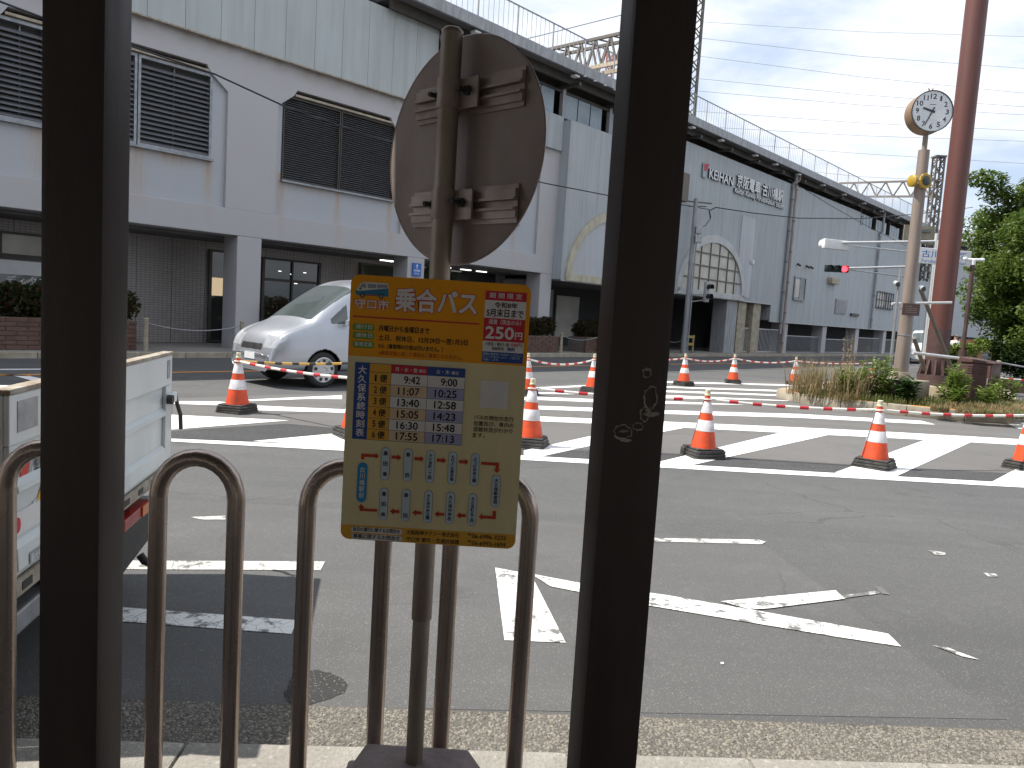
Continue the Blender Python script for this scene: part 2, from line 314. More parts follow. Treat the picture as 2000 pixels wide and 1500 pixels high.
# ------------------------------------------------------------------ mesh building
class MB:
    def __init__(s): s.v = []; s.f = []
    def add(s, vs, fs):
        o = len(s.v); s.v += [tuple(p) for p in vs]; s.f += [tuple(i + o for i in f) for f in fs]; return s
    def box(s, x0, x1, y0, y1, z0, z1, M=None):
        vs = [Vector(p) for p in ((x0, y0, z0), (x1, y0, z0), (x1, y1, z0), (x0, y1, z0), (x0, y0, z1), (x1, y0, z1), (x1, y1, z1), (x0, y1, z1))]
        if M is not None: vs = [M @ p for p in vs]
        return s.add(vs, [(0, 3, 2, 1), (4, 5, 6, 7), (0, 1, 5, 4), (1, 2, 6, 5), (2, 3, 7, 6), (3, 0, 4, 7)])
    def bar(s, a, b, w, h=None, up=(0, 0, 1)):
        a = Vector(a); b = Vector(b); h = w if h is None else h; d = (b - a); L = d.length; d.normalize()
        u = Vector(up)
        if abs(d.dot(u)) > 0.98: u = Vector((0, 1, 0))
        x = d.cross(u).normalized(); u = x.cross(d)
        vs = []
        for p in (a, b):
            for sx_, su in ((-1, -1), (1, -1), (1, 1), (-1, 1)): vs.append(p + x * (w / 2 * sx_) + u * (h / 2 * su))
        return s.add(vs, [(3, 2, 1, 0), (4, 5, 6, 7), (0, 1, 5, 4), (1, 2, 6, 5), (2, 3, 7, 6), (3, 0, 4, 7)])
    def tube(s, pts, r, n=10, cap=True, r2=None):
        pts = [Vector(p) for p in pts]; m = len(pts); rings = []
        pu = None
        for i, p in enumerate(pts):
            d = (pts[min(i + 1, m - 1)] - pts[max(i - 1, 0)]).normalized()
            if pu is None:
                pu = Vector((0, 0, 1)) if abs(d.z) < 0.9 else Vector((0, 1, 0))
            x = d.cross(pu).normalized(); u = x.cross(d).normalized(); pu = u
            rr = r if r2 is None else r + (r2 - r) * i / (m - 1)
            rings.append([p + (x * math.cos(t) + u * math.sin(t)) * rr for t in [2 * math.pi * k / n for k in range(n)]])
        vs = [q for rg in rings for q in rg]; fs = []
        for i in range(m - 1):
            for k in range(n):
                a = i * n + k; b = i * n + (k + 1) % n; fs.append((a, a + n, b + n, b))
        if cap: fs.append(tuple(range(n))); fs.append(tuple(range((m - 1) * n, m * n))[::-1])
        return s.add(vs, fs)
    def lathe(s, prof, n=24, M=None, cap=True):
        vs = []; fs = []; m = len(prof)
        for r, z in prof:
            for k in range(n):
                t = 2 * math.pi * k / n; p = Vector((r * math.cos(t), r * math.sin(t), z)); vs.append(M @ p if M is not None else p)
        for i in range(m - 1):
            for k in range(n):
                a = i * n + k; b = i * n + (k + 1) % n; fs.append((a, b, b + n, a + n))
        if cap: fs.append(tuple(range(n))[::-1]); fs.append(tuple(range((m - 1) * n, m * n)))
        return s.add(vs, fs)
    def prism(s, poly, off):                                       # poly: 3D points in a plane, off: extrusion vector
        poly = [Vector(p) for p in poly]; off = Vector(off); n = len(poly)
        vs = poly + [p + off for p in poly]
        nrm = Vector((0, 0, 0))
        for i in range(n): nrm += poly[i].cross(poly[(i + 1) % n])
        flip = nrm.dot(off) > 0
        fs = [tuple(range(n)), tuple(range(n, 2 * n))[::-1]]
        fs += [(i, i + n, (i + 1) % n + n, (i + 1) % n) for i in range(n)]
        if flip: fs = [f[::-1] for f in fs]
        return s.add(vs, fs)
    def build(s, name, m, parent=None, loc=None, rotz=0, smooth=None, bevel=0, kind=None, label=None):
        me = bpy.data.meshes.new(name); me.from_pydata(s.v, [], s.f); me.update()
        if bevel:
            bm = bmesh.new(); bm.from_mesh(me); bmesh.ops.remove_doubles(bm, verts=bm.verts, dist=1e-5)
            eds = [e for e in bm.edges if len(e.link_faces) == 2 and e.calc_face_angle(0) > 0.6]
            bmesh.ops.bevel(bm, geom=eds, offset=bevel, segments=2, affect='EDGES', profile=0.6); bm.to_mesh(me); bm.free()
        if smooth is not None:
            for p in me.polygons: p.use_smooth = True
            me.set_sharp_from_angle(angle=rad(smooth))
        me.materials.append(MATS[m] if isinstance(m, str) else m)
        o = bpy.data.objects.new(name, me); COL.objects.link(o)
        if parent is not None: o.parent = parent
        if loc is not None: o.location = loc
        o.rotation_euler.z = rotz
        if kind: o['kind'] = kind
        if label: o['label'] = label
        return o
def thing(name, label, cat, loc=(0, 0, 0), rotz=0.0, group=None):
    o = bpy.data.objects.new(name, None); COL.objects.link(o); o.location = loc; o.rotation_euler = (0, 0, rotz); o.empty_display_size = 0.1
    return tag(o, label, cat, group)
def tag(o, label, cat, group=None):
    o['label'] = label; o['category'] = cat
    if group: o['group'] = group
    return o
def inst(src, parent, loc, rot=None, scale=None):
    o = src.copy(); COL.objects.link(o); o.parent = parent; o.location = loc
    if rot is not None: o.rotation_euler = rot
    if scale is not None: o.scale = scale
    return o
def copy_thing(root, loc, rotz, label):
    r = root.copy(); COL.objects.link(r); r.location = loc; r.rotation_euler = (0, 0, rotz); r['label'] = label
    for ch in list(root.children):
        c = ch.copy(); COL.objects.link(c); c.parent = r
        for g in ch.children:
            d = g.copy(); COL.objects.link(d); d.parent = c
    return r
_tc = {}
def glyphs(txt, offset=0.0):                                       # built-in font outlines as a flat mesh, normalised to its own bounds
    key = (txt, offset)
    if key in _tc: return _tc[key]
    cu = bpy.data.curves.new('lettering', 'FONT'); cu.body = txt; cu.size = 1; cu.resolution_u = 3; cu.offset = offset
    o = bpy.data.objects.new('lettering', cu); COL.objects.link(o)
    dg = bpy.context.evaluated_depsgraph_get()
    me = bpy.data.meshes.new_from_object(o.evaluated_get(dg))
    v = [(p.co.x, p.co.y) for p in me.vertices]; f = [tuple(p.vertices) for p in me.polygons]
    bpy.data.objects.remove(o); bpy.data.curves.remove(cu); bpy.data.meshes.remove(me)
    xs = [p[0] for p in v]; ys = [p[1] for p in v]
    _tc[key] = (v, f, min(xs), max(xs), min(ys), max(ys)); return _tc[key]
def fit(mb, txt, x0, x1, zc, h, y, offset=0.0, bounds=None, basis=None, depth=0.0):
    v, f, a, b, c, d = glyphs(txt, offset)
    if bounds: a, b, c, d = bounds
    sx_ = (x1 - x0) / (b - a); sz = h / (d - c)
    pts = [Vector((x0 + (p[0] - a) * sx_, y, zc - h / 2 + (p[1] - c) * sz)) for p in v]
    if depth:
        n = len(pts); back = [p + Vector((0, depth, 0)) for p in pts]
        ed = {}
        for q in f:
            for i in range(len(q)):
                e = (q[i], q[(i + 1) % len(q)]); ed[e] = 1
        side = [(e[1], e[0], e[0] + n, e[1] + n) for e in ed if (e[1], e[0]) not in ed]
        mb.add(pts + back, list(f) + side)
    else: mb.add(pts, f)
    return (a, b, c, d)

# ------------------------------------------------------------------ ground, road, kerbs, markings
def sheet(name, poly, m, z, kind='structure', parent=None):
    mb = MB(); mb.add([(p[0], p[1], z) for p in poly], [tuple(range(len(poly)))])
    o = mb.build(name, m, parent)
    me = o.data
    if me.polygons[0].normal.z < 0: me.flip_normals()
    if kind: o['kind'] = kind
    return o
sheet('ground', [(-400, -60), (400, -60), (400, 700), (-400, 700)], 'old asphalt', 0.0)
KA, KB = 2.346, 0.061                                               # kerb front line y = KA + KB x at its top
def kl(x, d=0.0): return KA + KB * x + d
# near patch of lighter asphalt and the darker strip to its right
sheet('asphalt_patch', [(-14, kl(-14, .1)), (2.06, 2.95), (2.0, 3.2), (1.95, 4.0), (1.81, 5.22), (0.3, 5.5), (-4, 5.42), (-14, 5.2)], 'patched asphalt', 0.0015)
newpoly = [G(335, 846), G(1022, 876), G(1283, 884), G(1700, 910), G(2000, 926), (9.5, 8.9), (14, 12), (12, 15.5), (6.5, 16.5), G(1690, 751), G(1340, 741), G(1045, 754), G(660, 768), G(340, 778)]
sheet('crossing_asphalt', newpoly, 'new asphalt', 0.002)
sheet('asphalt_band', [G(800, 869.5), G(1283, 885.5), G(1700, 911.5), G(2010, 927.5), G(2010, 945), G(1283, 905), G(800, 881)], 'dark asphalt', 0.0035)
sheet('asphalt_band', [G(335, 842), G(560, 828), G(671, 838), G(671, 847), G(493, 862), G(335, 856.5)], 'dark asphalt', 0.0035)
MARK = []
def mark(pts, m='fresh road paint', z=0.005, nm='road_marking'):
    MARK.append(sheet(nm, [G(*p) for p in pts], m, z))
mark([(335, 857.5), (671, 872), (1022, 890.5), (1500, 917.5), (2010, 945.5), (2010, 953.5), (1500, 925.5), (1022, 899), (671, 881), (335, 863)], nm='edge_line')
mark([(335, 784), (425, 784.5), (508, 793), (670, 800), (1045, 813.5), (1287, 823.5), (1560, 835.5), (1700, 842), (2010, 859.5), (2010, 870.5), (1700, 854), (1615, 850), (1336, 836), (1168, 828), (1045, 823), (670, 807), (508, 802), (425, 792), (335, 789)], nm='crossing_line')
D = [[(335, 811), (565, 822), (335, 840)], [(493, 862.6), (671, 846), (800, 838), (860, 834), (770, 868), (671, 872.5)],
     [(1023, 881), (1165, 850), (1270, 829), (1336, 836.5), (1165, 869), (1060, 892), (1023, 890)],
     [(1281, 904.5), (1525, 845.5), (1617, 850.5), (1355, 908.6)], [(1630, 924), (1806, 860), (1896, 864.6), (1752, 930.5)], [(1938, 941.5), (2065, 874), (2150, 880), (2060, 947)]]
for p in D: mark(p, z=0.0065, nm='hatch_stripe')
S_ = [[(1049, 793), (1287, 801.5), (1560, 809), (1800, 822.4), (1827, 829.7), (1560, 816.5), (1287, 808.5), (1049, 800)],
      [(680, 786), (1049, 775.5), (1171, 780.5), (1294, 783.5), (1460, 791), (1294, 789), (1171, 786.3), (1049, 781.5)],
      [(900, 765), (1171, 768), (1294, 771.6), (1549, 783), (1530, 783.3), (1294, 776), (1171, 772)],
      [(1230, 761), (1294, 762.6), (1577, 773), (1577, 775.5), (1294, 766), (1230, 764)],
      [(1300, 755), (1577, 764), (1577, 767), (1300, 757.5)],
      [(483, 781), (668, 772.5), (668, 780), (603, 779.5), (490, 784)],
      [(1045, 757), (1171, 751.5), (1290, 744.8), (1530, 751), (1690, 754.5), (1690, 757), (1530, 753.6), (1290, 747.5), (1171, 754.5), (1045, 760)],
      [(0, 721), (86, 720.5), (86, 722.5), (0, 723)], [(22, 733), (50, 733.5), (140, 752), (86, 750)], [(0, 753), (90, 755), (90, 758), (0, 757)],
      [(1955, 822), (2030, 828), (2030, 838), (1990, 838)]]
for p in S_: mark(p, nm='zebra_stripe')
mark([(0, 697), (340, 694), (340, 695.5), (0, 698.5)], 'faded road paint', nm='lane_line')
def facade_line(y0, y1, s0, s1, m, nm):
    sheet(nm, [W(s0, y0, 0), W(s1, y0, 0), W(s1, y1, 0), W(s0, y1, 0)], m, 0.005)
facade_line(-4.42, -4.28, 0, 22, 'orange road paint', 'centre_line'); facade_line(-4.42, -4.28, 24, 80, 'orange road paint', 'centre_line')
mark([(0, 731), (60, 733.5), (60, 735.5), (0, 733)], 'orange road paint', nm='centre_line')
mark([(175, 1096), (635, 1098), (626, 1115), (175, 1113)], 'faded road paint', nm='bay_line')
mark([(20, 1173), (240, 1188), (580, 1213), (569, 1240), (230, 1215), (20, 1200)], 'worn road paint', nm='bay_line')
mark([(372, 1011), (440, 1008.5), (441, 1016), (395, 1016)], 'faded road paint', nm='bay_line')
mark([(1180, 1051), (1270, 1052), (1480, 1055), (1496, 1059), (1488, 1064), (1270, 1058.5), (1180, 1055)], 'faded road paint', nm='bay_line')
mark([(967, 1110), (1037, 1123), (1105, 1257), (985, 1252)], 'worn road paint', nm='arrow_marking')
mark([(1037, 1122.5), (1140, 1142), (1300, 1164), (1480, 1195), (1735, 1240), (1760, 1265), (1640, 1247), (1250, 1182), (1075, 1147)], 'worn road paint', z=0.0065, nm='arrow_marking')
mark([(1407, 1177), (1632, 1155), (1650, 1172), (1500, 1191), (1466, 1193)], 'worn road paint', z=0.008, nm='arrow_marking')
mark([(1708, 1146), (1722, 1148), (1738, 1163), (1722, 1161)], 'scraps of road paint', nm='paint_remnant')
mark([(1822, 1262), (1850, 1266), (1912, 1290), (1880, 1284)], 'scraps of road paint', nm='paint_remnant')
mark([(1812, 1076), (1846, 1080), (1848, 1086), (1826, 1084)], 'scraps of road paint', nm='paint_remnant')
mark([(1920, 1120), (1945, 1122), (1950, 1128), (1930, 1127)], 'scraps of road paint', nm='paint_remnant')
mark([(1640, 1165), (1715, 1155), (1720, 1160), (1650, 1170)], 'scraps of road paint', nm='paint_remnant')
mark([(1407, 1295), (1413, 1295), (1414, 1299), (1408, 1299)], 'fresh road paint', nm='paint_remnant')
# damp stain on the road
st = []
for k in range(26):
    t = 2 * math.pi * k / 26; r = 1 + 0.10 * math.sin(3 * t + 1) + random.uniform(-.05, .05)
    st.append((613 + 62 * r * math.cos(t), 1345 + 33 * r * math.sin(t) - 8 * math.cos(t)))
mark(st, 'damp asphalt', 0.003, 'damp_patch')

# gutter of exposed pebbles
sheet('gutter', [(-9, kl(-9, .02)), (9, kl(9, .02)), (9, 2.76 + .053 * 9), (-9, 2.76 - .053 * 9)], 'gutter mortar', 0.004)
def pebbles(nm, n, x0, x1, m):
    base = np.array([(1, 0, 0), (.5, .87, 0), (-.5, .87, 0), (-1, 0, 0), (-.5, -.87, 0), (.5, -.87, 0), (.55, 0, .5), (-.27, .48, .55), (-.27, -.48, .5)])
    fc = [(0, 1, 6), (1, 7, 6), (1, 2, 7), (2, 3, 7), (3, 8, 7), (3, 4, 8), (4, 5, 8), (5, 6, 8), (5, 0, 6), (6, 7, 8)]
    vs = []; fs = []
    for i in range(n):
        x = random.uniform(x0, x1); y = random.uniform(kl(x, .04), 2.75 + .053 * x)
        s_ = random.uniform(.003, .0095); a = random.uniform(0, 6.28); e = random.uniform(.6, 1)
        p = base * (s_, s_ * e, s_ * random.uniform(.5, 1)) * np.random.uniform(.8, 1.2, (9, 1))
        c, d = math.cos(a), math.sin(a)
        q = np.stack([p[:, 0] * c - p[:, 1] * d + x, p[:, 0] * d + p[:, 1] * c + y, p[:, 2] + .0035], 1)
        o = len(vs); vs += q.tolist(); fs += [tuple(k + o for k in f) for f in fc]
    mb = MB(); mb.v = vs; mb.f = fs
    return mb.build(nm, m, kind='stuff')
pm('pebble pale', (0.27, 0.245, 0.205), (0.19, 0.175, 0.15), 45, 0.85)
pm('pebble dark', (0.12, 0.115, 0.105), (0.20, 0.185, 0.16), 45, 0.85)
pebbles('gutter_pebbles', 12000, -2.4, 2.6, 'pebble pale')
pebbles('gutter_pebbles', 12000, -2.4, 2.6, 'pebble dark')
# kerb of single stones and the pavement behind it
ka = math.atan(KB)
kroot = bpy.data.objects.new('kerb', None); COL.objects.link(kroot); kroot['kind'] = 'structure'; kroot.location = (0, KA, 0); kroot.rotation_euler.z = ka
ks = MB().box(0.003, .597, -.16, 0, -.05, .10).build('kerb_stone', 'concrete kerb', kroot, bevel=.012, smooth=40)
first = True
for i in range(-16, 16):
    x = i * .6 + .25
    if first: ks.location = (x, 0, 0); first = False
    else: inst(ks, kroot, (x, random.uniform(-.003, .003), random.uniform(-.003, .002)))
sheet('pavement', [(-40, kl(-40, -.165)), (40, kl(40, -.165)), (40, -30), (-40, -30)], 'pavement', 0.095)

# ------------------------------------------------------------------ bus shelter over the camera
t = thing('bus_shelter', 'dark brown steel bus shelter whose two square posts frame the view', 'bus shelter', (0, 0, .095), ka)
pb = MB().box(-.051, .051, -.051, .051, 0, 2.76)
for nm, x, y in (('post', -.655, 1.360), ('post', .273, 1.262), ('post', -.9, -1.1), ('post', .95, -1.0)):
    o = pb.build(nm, 'brown post', t, (x, y, 0), bevel=.012, smooth=40)
    if abs(x - .273) < .01: o.rotation_euler.z = .055; chipped = o; o['label'] = 'dark post with peeling paint'
MB().box(-7, 7, -2.4, 2.205, 2.76, 2.84).build('roof', 'dark steel', t)
for y in (2.14, -2.3): MB().box(-7, 7, y - .04, y + .04, 2.62, 2.755).build('roof_beam', 'brown post', t)
# peeled paint rings on the right-hand post (its front face is y = -0.0525 in the post's own frame)
ch = MB()
def chip(cx, cz, rx, rz, w, sd, n=22):
    rnd = random.Random(sd); ri = []; ro = []
    for k in range(n):
        a = 2 * math.pi * k / n; r = 1 + rnd.uniform(-.16, .16)
        ww = w * rnd.uniform(.4, 2.2)
        ri.append((cx + rx * r * math.cos(a), -.0529, cz + rz * r * math.sin(a)))
        ro.append((cx + (rx * r + ww) * math.cos(a), -.0526, cz + (rz * r + ww) * math.sin(a)))
    ch.add(ri + ro, [(i, (i + 1) % n, (i + 1) % n + n, i + n) for i in range(n)])
def blotch(cx, cz, rx, rz, sd, n=14):
    rnd = random.Random(sd); p = []
    for k in range(n):
        a = 2 * math.pi * k / n; r = 1 + rnd.uniform(-.35, .3); p.append((cx + rx * r * math.cos(a), -.0528, cz + rz * r * math.sin(a)))
    ch.add(p, [tuple(range(n))])
chip(-.019, 1.225, .0135, .0095, .0018, 3); blotch(-.018, 1.226, .0075, .002, 5)
chip(.0215, 1.283, .010, .017, .0016, 8); chip(.0145, 1.255, .006, .011, .0018, 9); blotch(.026, 1.256, .013, .0045, 12); blotch(.02, 1.262, .005, .003, 15)
chip(.0125, 1.322, .005, .007, .0015, 21); blotch(.013, 1.327, .006, .0018, 22); chip(.005, 1.235, .008, .0045, .0016, 31); blotch(-.014, 1.2115, .010, .0025, 33)
ch.build('peeled_paint', 'bare grey', chipped)

# ------------------------------------------------------------------ hoop guard rails on the pavement edge
def hoop(mb, r=.024):
    pts = []; w = .1055
    for z in (-.02, .3, .6, .85): pts.append((-w, 0, z))
    for k in range(0, 13):
        a = math.pi - math.pi * k / 12; pts.append((w * math.cos(a), 0, .85 + w * math.sin(a) * 1.05))
    for z in (.6, .3, -.02): pts.append((w, 0, z))
    return mb.tube(pts, r, 16)
GR = 'hoop guard rails beside the stop'
hl = ['brown steel hoop rail just left of the left shelter post, beyond the frame edge', 'brown steel hoop rail half hidden by the left shelter post', 'brown steel hoop rail standing alone between left post and timetable', 'brown steel hoop rail whose right leg is behind the timetable', 'brown steel hoop rail behind the right edge of the timetable']
for i, x in enumerate((-1.655, -1.250, -.8365, -.4295, -.0335)):
    hr = thing('hoop_rail', hl[i], 'guard rail', (x, 2.05, .095), 0.02, GR)
    if i == 0:
        hoop0 = hoop(MB()).build('hoop', 'stainless', hr, smooth=50)
        fl0 = MB().lathe([(.045, 0), (.045, .008), (.026, .012)], 16).build('base_flange', 'stainless', hr, (-.1055, 0, 0), smooth=40); inst(fl0, hr, (.1055, 0, 0))
    else:
        inst(hoop0, hr, (0, 0, 0)); inst(fl0, hr, (-.1055, 0, 0)); inst(fl0, hr, (.1055, 0, 0))

# ------------------------------------------------------------------ bus stop pole, round sign seen from behind, timetable board
stp = thing('bus_stop', 'bus stop pole with round sign seen from behind and concrete foot', 'bus stop', (-.197, 1.93, .095))
mb = MB(); mb.prism([(-.20, -.165, 0), (.20, -.165, 0), (.20, .135, 0), (-.20, .135, 0)], (0, 0, .12)).build('foot', 'concrete base', stp, bevel=.012)
fb = MB(); lo = [(-.185, -.15, .12), (.185, -.15, .12), (.185, .12, .12), (-.185, .12, .12)]; hi = [(-.14, -.11, .21), (.14, -.11, .21), (.14, .07, .21), (-.14, .07, .21)]
fb.add(lo + hi, [(3, 2, 1, 0), (4, 5, 6, 7), (0, 1, 5, 4), (1, 2, 6, 5), (2, 3, 7, 6), (3, 0, 4, 7)]).build('foot_block', 'concrete base', stp, bevel=.014, smooth=40)
MB().tube([(0, 0, .2), (0, 0, .55), (0, 0, .60)], .0225, 20).build('lower_pole', 'weathered pole', stp, smooth=50)
MB().tube([(0, 0, .60), (0, 0, 1.2), (0, 0, 1.6), (0, 0, 2.065)], .0262, 24).build('pole', 'weathered pole', stp, smooth=50)
MB().lathe([(.0268, 2.065), (.0268, 2.072), (.020, 2.079), (.004, 2.082)], 20).build('pole_cap', 'weathered pole', stp, smooth=50)
da = rad(47); du = Vector((math.sin(da), -math.cos(da), 0)); dn = Vector((-math.cos(da), -math.sin(da), 0))   # u: along the plate towards the camera side, dn: back-face normal
def DP(u, n, z): return du * u + dn * n + Vector((0, 0, z))
dc = 1.795; dr = .280; dx = -.002; off = -.048
mb = MB(); ring = [DP(dx + dr * math.cos(2 * math.pi * k / 72), off, dc + dr * math.sin(2 * math.pi * k / 72)) for k in range(72)]
mb.prism(ring, -dn * .003).build('sign_plate', 'dirty alu plate', stp)
rim = MB().tube([p - dn * .0015 for p in ring] + [ring[0] - dn * .0015], .0028, 6, False).build('plate_rim', 'bracket alu', stp, smooth=60)
for zc in (dc + .128, dc - .137):
    for a, b in ((-.165, -.02), (.035, .212)):
        r = MB()
        def slab(z0, z1, n0, n1):
            r.prism([DP(a, off + n0, zc + z0), DP(b, off + n0, zc + z0), DP(b, off + n0, zc + z1), DP(a, off + n0, zc + z1)], dn * (n1 - n0))
        slab(-.045, .045, .002, .006); slab(.007, .034, .006, .016); slab(-.034, -.008, .006, .013); slab(-.016, -.010, .013, .022); slab(.007, .013, .016, .022)
        r.build('sign_bracket', 'bracket alu', stp)
    cl = MB()
    cl.lathe([(.0264, zc - .036), (.0296, zc - .036), (.0296, zc + .036), (.0264, zc + .036)], 24)
    cl.build('pole_clamp', 'bracket alu', stp, smooth=50)
    for u0, u1 in ((.025, .088), (-.062, -.025)):
        MB().prism([DP(u0, -.012, zc - .036), DP(u1, -.012, zc - .036), DP(u1, -.012, zc + .036), DP(u0, -.012, zc + .036)], dn * -.006).build('clamp_ear', 'bracket alu', stp)
    for u in (.055, -.048):
        bo = MB().tube([DP(u, -.02, zc + .005), DP(u, .022, zc + .003)], .006, 8); bo.tube([DP(u, -.012, zc + .004), DP(u, -.004, zc + .004)], .0125, 6)
        bo.build('bolt', 'chassis', stp)

# timetable board: a printed plate, clamped to the front of the pole
def fl(name, c, rough=0.42):
    m, n, l, b = newmat(name); v = coords(n, l, (1, 1, .5), False); l.new(mixn(n, l, mth(n, l, 'MULTIPLY', noise(n, l, v, 11, 6, .65, .42, .75), .28), c, tuple(x * .62 + .02 for x in c)), b.inputs['Base Color']); b.inputs['Roughness'].default_value = rough; b.inputs['Specular IOR Level'].default_value = 0.2; MATS[name] = m
for nm, c in (('print orange', (0.90, 0.37, 0.010)), ('print cream', (0.80, 0.69, 0.40)), ('print white', (0.78, 0.76, 0.74)), ('print red', (0.62, 0.055, 0.035)), ('print crimson', (0.60, 0.03, 0.05)), ('print blue', (0.03, 0.085, 0.33)),
              ('print green', (0.16, 0.36, 0.05)), ('print black', (0.018, 0.016, 0.016)), ('print amber', (0.80, 0.42, 0.05)), ('print peach', (0.76, 0.58, 0.36)), ('print lilac', (0.42, 0.42, 0.62)), ('print sky', (0.55, 0.68, 0.75)), ('print azure', (0.02, 0.30, 0.60)), ('print navy', (0.03, 0.05, 0.13)), ('print dark red', (0.55, 0.07, 0.02)), ('print teal', (0.04, 0.22, 0.36)), ('print grey', (0.30, 0.33, 0.34))): fl(nm, c)
BW, BH = .440, .66
board = thing('timetable_board', 'orange and cream bus timetable board fixed to the stop pole', 'timetable', (-.187, 1.885, 1.238))
def S(px, py):
    a, b = px - 688, py - 538                                       # photo position on the board -> board metres
    det = 348 * 527.5 + 22.5 * 11; u = (a * 527.5 + b * 22.5) / det; v = (348 * b - 11 * a) / det
    return u * BW - BW / 2, BH / 2 - v * BH
c5 = lambda x, y: S(680 + x / 5.556, 530 + y / 5.556)
c6 = lambda x, y: S(680 + x / 5.556, 690 + y / 5.556)
c7 = lambda x, y: S(660 + x / 5.263, 860 + y / 5.263)
K5 = BH / 527.5 / 5.556; K7 = BH / 527.5 / 5.263
def rrect(x0, x1, z0, z1, r, n=6):
    p = []
    for cx, cz, a0 in ((x1 - r, z1 - r, 0), (x0 + r, z1 - r, 90), (x0 + r, z0 + r, 180), (x1 - r, z0 + r, 270)):
        for k in range(n + 1):
            a = rad(a0 + 90 * k / n); p.append((cx + r * math.cos(a), cz + r * math.sin(a)))
    return p
mb = MB(); pl = rrect(-BW / 2, BW / 2, -BH / 2, BH / 2, .022, 8)
mb.prism([(x, 0, z) for x, z in pl], (0, .003, 0)).build('board_plate', 'print cream', board)
def layer(m, lv): return MB()
def flat(pts, m, lv, nm='printed_field'):
    MB().add([(x, -.0006 * lv, z) for x, z in pts], [tuple(range(len(pts)))]).build(nm, m, board)
def rect(x0, x1, z0, z1, m, lv): flat([(x0, z0), (x1, z0), (x1, z1), (x0, z1)], m, lv)
def txt(s, p, q, h, m, lv, k=K5, off=0.0, outline=None):
    t1 = MB(); zc_ = (p[1] + q[1]) / 2
    if outline: b = fit(t1, s, p[0], q[0], zc_, h * k, -.0006 * lv, off)
    else:                                                           # bold strokes: the outline laid down again with a small shift
        w_ = h * k * (.012 + off * .9)
        for i_, (ox, oz) in enumerate(((0, 0), (w_, .3 * w_), (-w_, -.3 * w_), (.3 * w_, -w_), (-.3 * w_, w_))): b = fit(t1, s, p[0] + ox, q[0] + ox, zc_ + oz, h * k, -.0006 * lv - .00002 * i_, 0)
    t1.build('lettering', m, board, kind='stuff')
    if outline:
        om, oo = outline; t2 = MB(); fit(t2, s, p[0], q[0], (p[1] + q[1]) / 2, h * k, -.0006 * (lv - 1), oo, bounds=b); t2.build('lettering_outline', om, board, kind='stuff')
zt = c5(0, 925)[1]
top = [q for q in pl if q[1] > zt]; flat([(-BW / 2, zt), (BW / 2, zt)] + [q for q in pl if q[1] > 0], 'print orange', 1)
zf = c7(30, 925)[1]; flat([q for q in pl if q[1] < 0] + [(BW / 2, zf), (-BW / 2, zf)], 'print amber', 1)
# title
txt('守口市', c5(80, 358), c5(452, 364), 105, 'print white', 3, off=.022, outline=('print red', .075))
txt('乗合バス', c5(512, 302), c5(1400, 318), 262, 'print white', 3, off=.030, outline=('print red', .062))
a = c5(62, 492); b = c5(1425, 546); zc = (a[1] + b[1]) / 2; rect(a[0], b[0], zc - 9 * K5, zc + 9 * K5, 'print red', 2)
for y, s in ((608, '運行日'), (700, '運休日'), (798, '乗車定員')):
    p = c5(60, y); q = c5(290, y); flat(rrect(p[0], q[0], p[1] - 37 * K5, p[1] + 37 * K5, 22 * K5), 'print green', 2)
    w = 92 if len(s) == 3 else 78
    txt(s, c5(w, y - 2), c5(270 if len(s) == 3 else 272, y + 2), 48, 'print white', 3)
txt('月曜日から金曜日まで', c5(340, 620), c5(885, 630), 66, 'print black', 2, off=.012)
txt('土日、祝休日、12月29日～翌1月3日', c5(340, 722), c5(1300, 745), 62, 'print black', 2, off=.012)
txt('9人（乗車時の介助は行いません。）', c5(340, 812), c5(1035, 830), 56, 'print black', 2, off=.012)
txt('※乗車定員に達した場合はご乗車になれません。', c5(340, 886), c5(1240, 910), 50, 'print dark red', 2)
xr0, xr1 = c5(1470, 600)[0], c5(1912, 600)[0]
def zz5(y): return c5(1690, y)[1]
for y0, y1, m in ((183, 283, 'print crimson'), (283, 475, 'print white'), (475, 725, 'print crimson'), (725, 842, 'print white'), (842, 955, 'print blue')): rect(xr0, xr1, zz5(y1), zz5(y0), m, 2)
txt('期 間 限 定', c5(1530, 225), c5(1880, 233), 58, 'print white', 3)
txt('令和8年', c5(1585, 328), c5(1830, 333), 62, 'print black', 3, off=.014)
txt('5月末日まで', c5(1502, 408), c5(1895, 425), 86, 'print black', 3, off=.012)
txt('運賃（現金のみ）', c5(1525, 510), c5(1872, 520), 54, 'print white', 3)
txt('250', c5(1492, 625), c5(1795, 637), 128, 'print white', 3, off=.030)
txt('円', c5(1810, 660), c5(1886, 662), 76, 'print white', 3, off=.018)
txt('小学生・障がい者', c5(1485, 752), c5(1745, 757), 42, 'print black', 3)
txt('100円', c5(1765, 757), c5(1882, 760), 42, 'print red', 3, off=.012)
txt('未就学児', c5(1560, 802), c5(1690, 804), 40, 'print black', 3); txt('無料', c5(1730, 806), c5(1812, 808), 44, 'print blue', 3, off=.012)
for y, s, x1 in ((866, '運賃は乗車時にお支払いください。', 1885), (896, 'おつりが出ないよう、ご協力を', 1865), (924, 'お願いします。', 1640)): txt(s, c5(1468, y - 4), c5(x1, y + 4), 26, 'print sky', 3)
